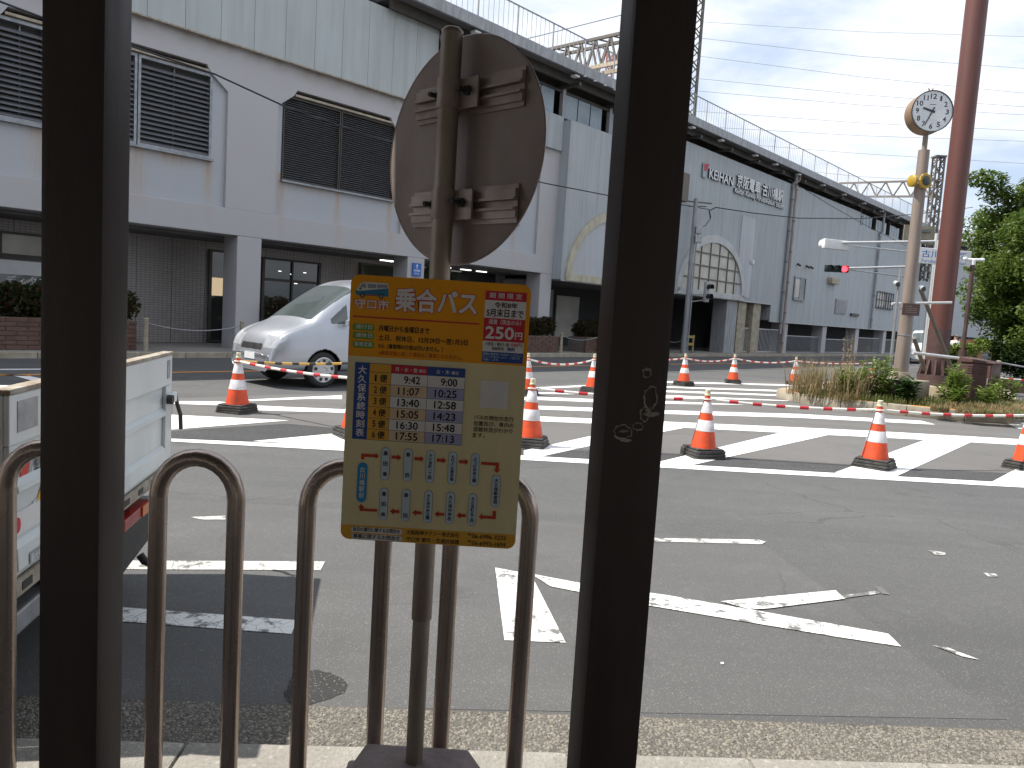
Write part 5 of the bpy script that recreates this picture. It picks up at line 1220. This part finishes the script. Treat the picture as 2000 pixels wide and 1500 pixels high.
sign_text([('Keihan Railway Furukawabashi Station', 35.36, 41.2, 8.07, .29)], .02)
lg = MB(); lg.prism([(32.18, yl, 8.80), (32.66, yl, 8.86), (32.42, yl, 8.52), (32.22, yl, 8.48)], (0, .05, 0)); lg.build('emblem', 'bar red', stq)
lg = MB(); lg.prism([(32.10, yl, 8.82), (32.17, yl, 8.80), (32.20, yl, 8.46), (32.42, yl, 8.50), (32.46, yl, 8.20), (32.12, yl, 8.20)], (0, .05, 0)); lg.build('emblem', 'bluish pane', stq)
# small fittings on the right wall
def wwin(x0, x1, z0, z1, bars):
    w_ = B('window', x0, x1, YB - .05, YB - .006, z0, z1, 'shop glass')
    fr = MB()
    for q in ((x0 - .07, x0, z0 - .07, z1 + .07), (x1, x1 + .07, z0 - .07, z1 + .07)): fr.box(q[0], q[1], YB - .08, YB - .005, q[2], q[3])
    fr.box(x0, x1, YB - .08, YB - .005, z1, z1 + .07); fr.box(x0, x1, YB - .10, YB - .005, z0 - .07, z0); fr.box((x0 + x1) / 2 - .025, (x0 + x1) / 2 + .025, YB - .07, YB - .051, z0, z1); fr.build('window_frame', 'grey aluminium', w_)
    B('blind', x0 + .08, (x0 + x1) / 2 - .05, YB - .056, YB - .0515, z0 + .1, z1 - .08, 'cream pane', w_)
    for k in range(bars): B('window_bar', x0 + (k + .5) * (x1 - x0) / bars - .02, x0 + (k + .5) * (x1 - x0) / bars + .02, YB - .16, YB - .12, z0 - .1, z1 + .1, 'dark steel', w_)
    if bars:
        for z in (z0 - .05, (z0 + z1) / 2, z1 + .05): B('window_bar', x0 - .05, x1 + .05, YB - .119, YB - .10, z - .02, z + .02, 'dark steel', w_)
wwin(43.75, 45.25, 3.28, 4.50, 0); wwin(58.5, 62.2, 3.50, 4.55, 7)
B('vent_hood', 48.8, 50.1, YB - .3, YB - .005, 4.5, 4.88, 'weathered concrete', bevel=.03)
vg = B('vent_grille', 50.5, 52.5, YB - .06, YB - .005, 2.72, 3.65, 'grey pipe')
for k in range(7): B('grille_slat', 50.56, 52.44, YB - .085, YB - .0605, 2.78 + k * .12, 2.84 + k * .12, 'grey aluminium', vg)
B('junction_box', 53.4, 54.9, YB - .12, YB - .005, 2.66, 2.84, 'dark steel', bevel=.02)
for x in (43.9, 45.2, 45.8): MB().tube([(x, YB - .02, 5.28), (x, YB - .22, 5.16)], .06, 8).build('floodlight', 'dark steel', stq, smooth=50)
# street level
B('tiled_wall', S0, 22.3, 2.3, 2.5, .09, 3.0, 'wall tile'); B('soffit_panel', S0, 22.3, .72, 2.3, 2.93, 2.99, 'soffit')
B('rear_wall', 22.3, 42, 4.0, 4.2, .09, 2.8, 'dark grey'); B('soffit_panel', 22.45, 42, YB + .07, 4.0, 2.78, 2.84, 'soffit'); B('rear_wall', 42, 108, 2.4, 2.5, .0, 1.9, 'dark grey'); B('side_wall', 22.2, 22.29, .72, 4.0, .09, 2.77, 'painted concrete')
def glazed(x0, x1, z0, z1, n, lit=False, m='shop glass'):
    w_ = B('window', x0, x1, 2.255, 2.296, z0, z1, m)
    fr = MB(); t_ = .055
    fr.box(x0 - t_, x1 + t_, 2.20, 2.296, z1, z1 + t_); fr.box(x0 - t_, x1 + t_, 2.20, 2.296, z0 - t_, z0)
    for k in range(n + 1): xx = x0 + (x1 - x0) * k / n; fr.box(xx - t_ / 2 - (t_ / 2 if k == 0 else 0), xx + t_ / 2 + (t_ / 2 if k == n else 0), 2.205, 2.2545, z0, z1)
    fr.build('window_frame', 'dark steel', w_)
    return w_
w1 = glazed(3.0, 6.35, .75, 2.0, 2); w2 = glazed(3.0, 6.35, 2.13, 2.58, 3, m='cream pane')
B('reflected_banner', 3.1, 6.3, 2.235, 2.2535, 1.66, 1.98, 'sign white', w1)  # reflection of a shop sign, painted onto the pane as a white panel
lt_ = MB(); fit(lt_, 'ディタフ', 5.35, 6.2, 1.53, .2, 2.2525, .01); lt_.build('lettering', 'sign white', w1)  # reflected lettering, laid on the pane with it
glazed(10.25, 10.75, .2, 2.66, 1); B('shelf_light', 10.3, 10.62, 2.246, 2.2535, 1.45, 1.95, 'shop light')
w3 = glazed(11.86, 13.75, .3, 2.60, 2); B('door_rail', 11.9, 13.7, 2.235, 2.2535, 1.98, 2.06, 'dark steel', w3)
w4 = glazed(15.35, 16.9, .2, 2.75, 1)
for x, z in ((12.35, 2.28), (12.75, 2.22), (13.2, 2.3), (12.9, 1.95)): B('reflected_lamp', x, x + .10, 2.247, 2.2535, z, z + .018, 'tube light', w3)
w5 = B('shop_front', 17.6, 21.7, 2.23, 2.294, .12, 2.9, 'shop glass')
for x in (15.6, 15.95, 18.2, 19.2, 20.0): B('ceiling_light', x, x + .45, 1.5, 1.62, 2.895, 2.927, 'tube light')
B('door_leaf', 24.2, 24.5, 3.2, 3.3, .1, 2.77, 'grey pipe'); B('door_leaf', 25.2, 26.6, 3.3, 3.36, .1, 2.6, 'grey pipe'); B('notice_board', 27.6, 29.3, 3.9, 3.98, .5, 2.4, 'cream pane'); B('inner_post', 24.9, 25.0, 2.2, 2.3, .1, 2.77, 'white trim'); B('inner_post', 23.5, 23.6, 2.0, 2.1, .1, 2.77, 'galvanised')
B('doorway', 33.2, 35.3, 3.93, 3.99, .1, 2.2, 'black plastic'); B('inner_wall', 35.6, 37.2, 3.6, 3.99, .1, 2.3, 'weathered concrete')
for a, b, m in ((36.0, 37.15, 'grey pipe'), (37.3, 38.2, 'weathered concrete'), (39.05, 39.95, 'weathered concrete')): B('column', a, b, YB + .12, YB + .9, .09, 2.775, m, bevel=.02)
for k in range(12):
    x = 43.0 + k * 6.1; B('column', x, x + .7, YB + .1, YB + .8, 0, 1.85, 'painted concrete', bevel=.02)
def bars(x0, x1, h, m, sp=.17):
    f = MB(); f.box(x0, x1, YB + .28, YB + .32, h - .05, h); f.box(x0, x1, YB + .28, YB + .32, .14, .19); fo = f.build('fence_frame', m, stq)
    g = MB(); x = x0 + .05
    while x < x1: g.box(x - .014, x + .014, YB + .29, YB + .31, .19, h - .05); x += sp
    g.build('fence_bars', m, fo, kind='stuff')
bars(38.22, 39.03, 1.45, 'light galvanised'); bars(39.97, 42.9, 1.45, 'light galvanised'); bars(43.72, 49.08, 1.15, 'galvanised'); bars(49.82, 55.18, 1.05, 'galvanised'); bars(55.92, 61.28, 1.25, 'galvanised'); bars(62.02, 73.5, 1.2, 'galvanised')
sn = thing('direction_sign', 'small blue direction sign with white arrow on a station column', 'sign', tuple(W(15.76, -.02, 2.63)), math.atan2(FT.y, FT.x))
MB().box(-.17, .17, -.03, .0, -.20, .20).build('plate', 'sign blue', sn)
ar = MB(); ar.add([(-.012, -.0315, .03), (.012, -.0315, .03), (.012, -.0315, .12), (-.012, -.0315, .12)], [(0, 1, 2, 3)]); ar.add([(-.05, -.0315, .11), (.05, -.0315, .11), (0, -.0315, .17)], [(0, 1, 2)]); ar.build('arrow', 'sign white', sn)
lt_ = MB(); fit(lt_, '京阪電車', -.13, .13, -.03, .07, -.0315, .01); fit(lt_, 'のりば', -.10, .10, -.12, .06, -.0315, .01); lt_.build('lettering', 'sign white', sn)

# far pavement with its kerb
fr_ = bpy.data.objects.new('far_pavement', None); COL.objects.link(fr_); fr_['kind'] = 'structure'; fr_.location = FN * FD; fr_.rotation_euler.z = math.atan2(FT.y, FT.x)
MB().box(-40, 160, -1.05, 6, -.02, .12).build('pavement_slab', 'pavement', fr_)
k0 = MB().box(.004, .996, -1.22, -1.055, -.03, .125).build('kerb_stone', 'weathered concrete', fr_, bevel=.015); k0.location.x = -5
for k in range(1, 75): inst(k0, fr_, (-5 + k, 0, 0))

# brick planters with hedges, chain bollards
def planter(label, s0, s1, y0, y1, h, hlabel, leafm, hh, many):
    p = thing('brick_planter', label, 'planter', tuple(W(s0, y0, .12)), math.atan2(FT.y, FT.x), 'brick planters by the station'); L = s1 - s0; Dp = y1 - y0
    MB().box(.02, L - .02, .02, Dp - .02, 0, h - .02).build('core', 'mortar', p); MB().box(.1, L - .1, .1, Dp - .1, h - .03, h - .005).build('soil', 'soil', p)
    bl, bh = .40, h / 7; b0 = None
    for r in range(7):
        x = -(.2 if r % 2 else 0)
        while x < L - .05:
            xa = max(0, x); xb = min(L, x + bl)
            if xb - xa > .06:
                if b0 is None: b0 = MB().box(.008, bl - .008, 0, .10, .006, bh - .006).build('brick', 'planter brick', p, bevel=.008)
                o = b0 if (r == 0 and x == 0) else inst(b0, p, (0, 0, 0)); o.location = (xa, random.uniform(-.008, .004), r * bh); o.scale.x = (xb - xa) / bl
            x += bl
    hd = thing('hedge', hlabel, 'hedge', tuple(W(s0, y0, .12)), math.atan2(FT.y, FT.x), 'low hedges in the brick planters')
    lf = MB(); tw = MB(); nB = max(2, int(L / .42))
    for k in range(nB):
        bx = (k + .5) * L / nB + random.uniform(-.1, .1); by = Dp * .5 + random.uniform(-.12, .12); rr = random.uniform(.30, .42); zc = h + hh * random.uniform(.42, .58)
        for q in range(4): tw.tube([(bx, by, h - .02), (bx + random.uniform(-.3, .3), by + random.uniform(-.2, .2), zc + random.uniform(0, hh * .4))], .012, 4)
        for q in range(many):
            d = Vector((random.gauss(0, 1), random.gauss(0, 1), random.gauss(0, 1))).normalized() * random.uniform(.55, 1.08); c = Vector((bx + d.x * rr, by + d.y * rr * 1.1, zc + d.z * hh * .55))
            u = Vector((random.gauss(0, 1), random.gauss(0, 1), random.gauss(0, .6))).normalized(); w_ = u.cross(Vector((random.random(), random.random(), 1))).normalized(); s_ = random.uniform(.035, .07)
            lf.add([c - u * s_, c + w_ * s_ * .5, c + u * s_, c - w_ * s_ * .5], [(0, 1, 2, 3)])
    tw.build('twigs', 'bark', hd); lf.build('foliage', leafm, hd)
planter('long brown brick planter at the left edge of the picture', -1.0, 7.15, -.62, .35, .66, 'green and red azalea hedge in the long left planter', 'hedge leaf', .66, 1300)
planter('brown brick planter at the column right of the board', 19.6, 22.15, -.75, .15, .60, 'brownish hedge in the planter right of the board', 'brown hedge leaf', .62, 1300)
planter('brown brick planter left of the right shelter post', 23.85, 26.2, -.72, .2, .60, 'brownish hedge just left of the right shelter post', 'brown hedge leaf', .62, 1300)
planter('brown brick planter behind the silver minivan', 10.7, 13.6, -.55, .25, .60, 'brownish hedge behind the minivan windscreen', 'brown hedge leaf', .72, 1300)
BOL = [(7.28, 'pale bollard at the end of the long left planter'), (9.6, 'pale bollard behind the van nose'), (22.25, 'pale bollard at the column right of the board'), (24.6, 'pale bollard just left of the right shelter post'), (29.6, 'pale bollard hidden by the right shelter post'), (31.05, 'pale bollard beside the yellow barrier')]
b0 = None
for s, lab in BOL:
    l = W(s, -.78, .12)
    if b0 is None:
        b0 = thing('chain_bollard', lab, 'bollard', tuple(l), 0, 'pale bollards with chains'); MB().tube([(0, 0, 0), (0, 0, .72)], .055, 12).build('post', 'weathered concrete', b0, smooth=50); MB().lathe([(.055, .72), (.062, .722), (.05, .745), (0, .75)], 12).build('cap', 'weathered concrete', b0, smooth=50)
    else: copy_thing(b0, tuple(l), 0, lab)
for a, b, lab in ((7.28, 9.6, 'sagging chain between the bollards left of the van'), (22.25, 24.6, 'sagging chain between the bollards right of the board'), (29.6, 31.05, 'sagging chain beside the utility pole')):
    mb = MB(); mb.tube([W(a + (b - a) * k / 14, -.78, .70 - .28 * 4 * (k / 14) * (1 - k / 14) * (.55 if b - a < 3 else 1) + .06) for k in range(15)], .013, 6)
    tag(mb.build('chain', 'galvanised', smooth=60), lab, 'chain', 'chains between the bollards')
yb = thing('yellow_barrier', 'yellow steel barrier standing beside the utility pole', 'barrier', tuple(W(31.15, -.7, .12)), math.atan2(FT.y, FT.x))
for x in (0, 1.0): MB().tube([(x, 0, 0), (x, 0, .85)], .05, 10).build('leg', 'yellow paint' if x == 0 else 'weathered concrete', yb, smooth=50)
for z in (.42, .76): MB().box(0, 1.0, -.06, -.05, z - .06, z + .06).build('board', 'yellow paint', yb)

# ------------------------------------------------------------------ utility pole with pedestrian signal, cables
up = thing('utility_pole', 'slim grey utility pole with a box and brackets before the station arch', 'utility pole', tuple(W(31.0, -.9, .12)))
MB().tube([(0, 0, 0), (0, 0, 3), (0, 0, 6.9)], .13, 16, r2=.095).build('pole', 'grey pipe', up, smooth=50)
MB().tube([(.14, -.12, .1), (.14, -.12, 5.0)], .03, 8).build('conduit', 'grey pipe', up, smooth=50)
MB().bar((-.5, -.15, 6.75), (.75, .15, 6.75), .06).build('cross_arm', 'mast steel', up); MB().bar((-.3, 0, 6.55), (.5, .1, 6.6), .05).build('cross_arm', 'mast steel', up)
for z in (4.95, 5.35): MB().box(.06, .34, -.25, -.05, z, z + .33).build('equipment_box', 'galvanised', up, bevel=.02)
MB().tube([(.1, -.1, 6.5), (.6, -.1, 6.45), (.7, -.1, 6.1), (.5, -.1, 5.75), (.2, -.1, 5.6), (.15, -.1, 4.9)], .018, 6).build('cable_loop', 'cable', up, smooth=60)
pq = W(31.0, -.9, .12)
ps_ = thing('pedestrian_signal', 'grey pedestrian signal hanging on an arm of the utility pole', 'pedestrian signal', tuple(pq))
cc = AT(1380, 570, pq.y - .2) - pq; MB().bar((0, 0, cc.z - .15), (cc.x, cc.y, cc.z - .15), .05).build('arm', 'grey pipe', ps_); MB().bar((0, 0, cc.z - .5), (cc.x, cc.y, cc.z - .35), .05).build('arm', 'grey pipe', ps_)
signal_head(ps_, Vector((cc.x, cc.y, cc.z)), .92, rad(40), False, 'signal grey', None, 2, 'black plastic')
def wire(pts, r, label, m='cable', name='overhead_cable', cat='cable', group='overhead cables'):
    return tag(MB().tube(pts, r, 6).build(name, m, smooth=60), label, cat, group)
def facade_pt(px, py, y): s, z = FS(px, py, y); return W(s, y, z)
lc = [facade_pt(px, py, -1.6) for px, py in ((-120, -38), (0, 3), (88, 36), (250, 88), (420, 145), (557, 208), (700, 258), (880, 310), (1060, 357), (1205, 385), (1348, 402))]
wire(lc, .020, 'black cable sagging across the station front to the utility pole')
rc = [pq + Vector((.7, 0, 6.1)), facade_pt(1385, 412, -.9), facade_pt(1398, 405, -.9), facade_pt(1470, 416, -1.0), facade_pt(1560, 426, -1.2), facade_pt(1680, 427, -1.5), facade_pt(1790, 418, -1.8), facade_pt(1900, 405, -2.0)]
wire(rc, .028, 'thicker black cable from the utility pole towards the clock')
wire([facade_pt(px, py, -1.2) for px, py in ((1540, 350), (1620, 400), (1700, 445), (1790, 490), (1830, 505))], .016, 'thin cable slanting down over the right station wall')
for i, (a, b, c_) in enumerate(((30, 62, 95), (95, 150, 210), (140, 185, 235), (165, 205, 250), (205, 240, 280), (235, 265, 300), (262, 300, 345), (60, 110, 160), (300, 345, 385))):
    wire([AT(1330, a + 10, 150), AT(1680, b, 150), AT(2060, c_ - 22, 150), AT(2400, c_ + 20, 150)], .035, 'thin grey power line, %s in the sky' % ('topmost', 'fifth from the top', 'sixth from the top', 'fourth lowest', 'third lowest', 'lowest but one of the bundle', 'lowest of the upper bundle', 'second from the top', 'lowest of all, just above the roof')[i], 'thin wire', 'power_line', 'power line', 'power lines in the sky')
wire([AT(900, 105, 70), AT(1060, 68, 70), AT(1230, 25, 70), AT(1500, -60, 70)], .05, 'thin wire above the roof railing at top centre', 'thin wire', 'power_line', 'power line')

# ------------------------------------------------------------------ catenary masts and gantry trusses over the tracks
def lattice(mb, a, b, w, n, t_, up=(0, 1, 0)):
    a = Vector(a); b = Vector(b); d = (b - a).normalized(); x = d.cross(Vector(up)).normalized(); y = x.cross(d)
    cor = [(-1, -1), (1, -1), (1, 1), (-1, 1)]
    pts = lambda q, k: a.lerp(b, q) + x * (cor[k][0] * w / 2) + y * (cor[k][1] * w / 2)
    for k in range(4): mb.bar(pts(0, k), pts(1, k), t_ * 1.5)
    for i in range(n):
        for k in range(4):
            j = (k + 1) % 4; q0, q1 = i / n, (i + 1) / n
            mb.bar(pts(q0, k if i % 2 else j), pts(q1, j if i % 2 else k), t_)
    return mb
gt = thing('track_gantry', 'steel lattice gantry over the tracks behind the centre of the station', 'gantry', (0, 0, 0))
ta = G(1066, 98, 17.0); tb = G(1236, 60, 17.0); ba = G(1130, 142, 15.4)
d = (tb - ta); ta2 = ta - d * .4
def px_of(p):
    q = p - Vector((0, 0, CAM_H)); w_ = q.dot(FWD); return 1000 + FPX * (q.x / w_ * math.cos(ROLL) + q.dot(UPV) / w_ * math.sin(ROLL))
sd0 = Vector((-d.y, d.x, 0)).normalized() * 1.1
kk = 1.0
while max(px_of(ta + d * kk), px_of(ta + d * kk + sd0)) < 1338 and kk < 4: kk += .01
tb2 = ta + d * kk; k2 = kk
while px_of(ta + d * k2) < 1364 and k2 < 5: k2 += .01
mq = ta + d * k2; m0 = Vector((mq.x, mq.y, 0)); m1 = Vector((mq.x, mq.y, mq.z + 9))
lattice(MB(), (m0.x, m0.y, 8), m1, .36, 44, .05).build('mast', 'mast steel', gt)
tr_ = MB(); dz = Vector((0, 0, -1.55)); sd = Vector((-d.y, d.x, 0)).normalized() * 1.1
for o in (Vector((0, 0, 0)), sd):
    tr_.bar(ta2 + o, tb2 + o, .16); 
    nn_ = 22
    for k in range(nn_):
        p = ta2.lerp(tb2, k / nn_) + o; q = ta2.lerp(tb2, (k + 1) / nn_) + o
        tr_.bar(p + (dz if k % 2 else Vector()), q + (Vector() if k % 2 else dz), .10)
for k in range(nn_ // 2): tr_.bar(ta2.lerp(tb2, 2 * k / nn_), ta2.lerp(tb2, (2 * k + 1) / nn_) + sd, .07)
tr_.build('truss', 'mast steel', gt)
lw_ = MB(); lw_.bar(ta2 + dz, tb2 + dz, .20); lw_.bar(ta2 + dz + sd, tb2 + dz + sd, .20); lw_.build('lower_chord', 'beam buff', gt)
g2 = thing('track_gantry', 'distant lattice gantry and mast behind the clock pole', 'gantry', (0, 0, 0))
p0 = AT(1822, 560, 62); p1 = AT(1834, 308, 62)
lattice(MB(), (p1.x, 62, 6), (p1.x, 62, p1.z), .62, 20, .075).build('mast', 'mast steel', g2)
MB().box(p1.x - .42, p1.x + .42, 61.58, 62.42, p1.z, p1.z + .12).build('mast_cap', 'mast steel', g2)
a = AT(1640, 358, 74); b = AT(1838, 352, 62); 
for zoff, m in ((0, 'truss'),):
    t2 = MB(); e = Vector((0, 0, -1.25))
    t2.bar(a, b, .16); t2.bar(a + e * 1.0, b + e, .16)
    for k in range(12):
        p = a.lerp(b, k / 12); q = a.lerp(b, (k + 1) / 12); t2.bar(p + (e if k % 2 else Vector()), q + (Vector() if k % 2 else e), .09)
    t2.build('truss', 'mast steel', g2)
cr_ = thing('tower_crane', 'distant pale red lattice tower seen through the roof railing', 'crane', (0, 0, 0))
p = AT(1191, 120, 190); lattice(MB(), (p.x, 190, 0), (p.x, 190, p.z + 2), 1.5, 26, .22).build('tower', 'crane red', cr_)
tb_ = thing('transformer_box', 'grey equipment box on a bracket beside the right shelter post', 'equipment box', tuple(facade_pt(1328, 368, -.9)), math.atan2(FT.y, FT.x))
MB().box(-.45, .35, -.25, .25, -.55, .65).build('box', 'mast steel', tb_, bevel=.03); MB().bar((-.3, 0, -.55), (.2, .9, -.75), .07).build('bracket', 'mast steel', tb_); MB().bar((0, .2, .5), (.1, .2, 2.6), .08).build('riser', 'mast steel', tb_)

# ------------------------------------------------------------------ trees, far fence and the person
def leaf_cloud(mb, c, r, n, s0, s1, flat_=.8):
    for q in range(n):
        d = Vector((random.gauss(0, 1), random.gauss(0, 1), random.gauss(0, 1))).normalized() * (random.random() ** .45); p = Vector(c) + Vector((d.x * r, d.y * r, d.z * r * flat_))
        u = Vector((random.gauss(0, 1), random.gauss(0, 1), random.gauss(-.2, .6))).normalized(); w_ = u.cross(Vector((random.gauss(0, .4), random.gauss(0, .4), 1))).normalized(); s_ = random.uniform(s0, s1)
        mb.add([p - u * s_, p + w_ * s_ * .55, p + u * s_, p - w_ * s_ * .55], [(0, 1, 2, 3)])
def tree(name, label, base, H, R, n_clump, leaves, m, dens=.07, lumps=None, group='trees behind the island'):
    t = thing(name, label, 'tree', base, 0, group)
    tr = MB(); lf = MB(); zc = H * .56
    tr.tube([(0, 0, 0), (.05, .03, H * .25), (-.04, .05, H * .5), (.05, 0, H * .8)], R * .075, 10, r2=R * .02)
    for k in range(n_clump):
        a = random.uniform(0, 6.28); ph = random.uniform(-.75, 1); q = math.sqrt(max(0, 1 - ph * ph)) * random.uniform(.55, 1.0)
        c = Vector((R * q * math.cos(a), R * q * math.sin(a), zc + ph * H * .42)); 
        if k % 3 == 0: tr.tube([(0, 0, H * random.uniform(.25, .5)), c * .5 + Vector((0, 0, H * .25)), c], R * .02, 5, r2=.01)
        leaf_cloud(lf, c, R * random.uniform(.20, .34), leaves, dens * .7, dens * 1.3)
    for (ox, oy, oz, rr, nl) in (lumps or []): tr.tube([(0, 0, H * .5), Vector((ox, oy, oz)) * .6 + Vector((0, 0, H * .2)), (ox, oy, oz)], .05, 5, r2=.015); leaf_cloud(lf, (ox, oy, oz), rr, nl, dens * .7, dens * 1.3, .5)
    tr.build('trunk', 'bark', t, smooth=60); lf.build('crown', m, t); return t
tree('street_tree', 'bright green broadleaf tree at the right picture edge', (17.9, 25.5, 0), 6.0, 2.6, 120, 620, 'tree leaf', .07)
tree('street_tree', 'taller loose green tree rising behind the bright tree', (21.2, 30.0, 0), 8.3, 3.3, 100, 560, 'tree leaf', .085, [(-3.9, -.5, 7.55, .75, 620), (-3.2, -.3, 7.1, .8, 620), (-3.1, 0, 6.2, .9, 700), (-3.6, 0, 5.4, .8, 520), (-1.9, -.4, 6.9, 1.1, 900)])
tree('street_tree', 'dark green tree beyond the right picture edge', (25.6, 31.5, 0), 8.0, 3.2, 60, 300, 'dark tree leaf', .12)
tree('shade_shrub', 'dark low shrub mass below the bright tree', (17.9, 24.6, 0), 2.3, 2.0, 60, 480, 'dark tree leaf', .06)
tree('shade_shrub', 'lighter green shrub left of the dark shrubs', (15.7, 26.3, 0), 1.5, 1.0, 26, 260, 'weed leaf', .05)
rw = thing('timber_fence', 'reddish timber fence under the far end of the station', 'fence', tuple(AT(1872, 690, 44).xy) + (0,), .35)
for k in range(9): MB().box(k * .2, k * .2 + .18, 0, .05, .05, 1.55).build('fence_board', 'wood slat', rw)
MB().box(0, 1.78, .051, .12, 1.3, 1.4).build('fence_rail', 'wood slat', rw)
bw = thing('low_brick_wall', 'low reddish brick wall at the right edge behind the island', 'wall', (16.6, 23.3, 0), -.10)
MB().box(-1.8, 7.8, .02, .22, 0, .40).build('core', 'mortar', bw)
wb = None
for r in range(5):
    for k in range(24):
        x = -1.8 + k * .4 - (.2 if r % 2 else 0)
        if wb is None: wb = MB().box(.006, .394, 0, .11, .004, .076).build('brick', 'planter brick', bw, bevel=.006)
        o = wb if (r == 0 and k == 0) else inst(wb, bw, (0, 0, 0)); o.location = (x, random.uniform(-.004, .004), r * .08)
mb = MB(); a0 = Vector((13.6, 21.6, .95)); a1 = Vector((19.5, 21.2, .95)); mb.tube([a0.lerp(a1, k / 20) + Vector((0, 0, -.22 * 4 * (k / 20) * (1 - k / 20))) for k in range(21)], .025, 6)
tag(mb.build('chain', 'galvanised', smooth=60), 'pale chain strung behind the brown cabinet at right', 'chain')
for x, y, lab in ((13.6, 21.6, 'pale bollard hidden behind the brown cabinet holding the chain'), (19.5, 21.2, 'pale bollard out of frame at the right end of the chain')): copy_thing(b0, (x, y, .25), 0, lab)

# unseen shop block, known from window reflections, added and placed to cut sky light
sb_ = thing('shop_building', 'plain brown tiled shop block, added unseen behind the viewer to hold back sky light', 'building', (0, -10.0, .1), 0)
MB().box(-34, 26, -9, 0, 0, 9.2).build('walls', 'shop tile', sb_)
for r in range(2):
    for k in range(15): MB().box(-32.5 + k * 3.9, -30.2 + k * 3.9, .002, .06, 4.3 + r * 2.6, 5.8 + r * 2.6).build('window', 'shop glass', sb_)
for k in range(10): MB().box(-33 + k * 5.9, -28.2 + k * 5.9, .002, .08, .2, 2.7).build('shop_front', 'shop glass', sb_)
MB().box(-34.2, 26.2, .001, .9, 3.0, 3.2).build('canopy', 'dark steel', sb_); MB().box(-34.1, 26.1, -9.1, .1, 9.21, 9.5).build('parapet', 'white trim', sb_)

def skin_body(name, m, nodes, edges, parent, lv=2):
    me = bpy.data.meshes.new(name); me.from_pydata([q[0] for q in nodes], edges, []); o = bpy.data.objects.new(name, me); COL.objects.link(o)
    sk = o.modifiers.new('skin', 'SKIN'); sk.use_smooth_shade = True
    for i, q in enumerate(nodes): d_ = me.skin_vertices[0].data[i]; d_.radius = (q[1], q[2] if len(q) > 2 else q[1]); d_.use_root = (i == 0)
    ss = o.modifiers.new('sub', 'SUBSURF'); ss.levels = ss.render_levels = lv
    dg = bpy.context.evaluated_depsgraph_get(); m2 = bpy.data.meshes.new_from_object(o.evaluated_get(dg)); bpy.data.objects.remove(o)
    m2.materials.clear(); m2.materials.append(MATS[m]); o2 = bpy.data.objects.new(name, m2); COL.objects.link(o2); o2.parent = parent
    return o2
pp = AT(1863, 690, 39); pz_ = thing('person', 'person in white short-sleeved shirt and dark trousers walking behind the red pole', 'person', (pp.x, 39, 0), rad(-70))
skin_body('body', 'skin', [((0, 0, .95), .13, .10), ((0, 0, 1.15), .13, .10), ((0, 0, 1.38), .16, .10), ((0, 0, 1.50), .055), ((0, .02, 1.58), .075), ((0, .02, 1.68), .085), ((0, .01, 1.75), .06),
    ((.17, 0, 1.41), .055), ((.23, .02, 1.14), .042), ((.22, .12, .90), .032), ((.22, .15, .82), .035), ((-.17, 0, 1.41), .055), ((-.23, -.03, 1.14), .042), ((-.22, .02, .90), .032), ((-.22, .04, .82), .035),
    ((.09, 0, .90), .095), ((.10, .10, .50), .062), ((.10, .02, .10), .042), ((.10, .12, .04), .035), ((-.09, 0, .90), .095), ((-.10, -.03, .50), .062), ((-.10, -.22, .14), .042), ((-.10, -.14, .05), .035)],
    [(0, 1), (1, 2), (2, 3), (3, 4), (4, 5), (5, 6), (2, 7), (7, 8), (8, 9), (9, 10), (2, 11), (11, 12), (12, 13), (13, 14), (0, 15), (15, 16), (16, 17), (17, 18), (0, 19), (19, 20), (20, 21), (21, 22)], pz_)
skin_body('shirt', 'shirt white', [((0, 0, .98), .155, .125), ((0, 0, 1.18), .155, .12), ((0, 0, 1.39), .185, .12), ((0, 0, 1.46), .09), ((.19, 0, 1.40), .075), ((.235, .02, 1.20), .065), ((-.19, 0, 1.40), .075), ((-.235, -.02, 1.20), .065)], [(0, 1), (1, 2), (2, 3), (2, 4), (4, 5), (2, 6), (6, 7)], pz_)
skin_body('trousers', 'trousers navy', [((0, 0, .98), .145, .115), ((.09, 0, .86), .11), ((.10, .10, .50), .078), ((.10, .02, .10), .06), ((-.09, 0, .86), .11), ((-.10, -.03, .50), .078), ((-.10, -.22, .15), .06)], [(0, 1), (1, 2), (2, 3), (0, 4), (4, 5), (5, 6)], pz_)
skin_body('hair', 'hair', [((0, -.01, 1.72), .098), ((0, -.03, 1.66), .09)], [(0, 1)], pz_)
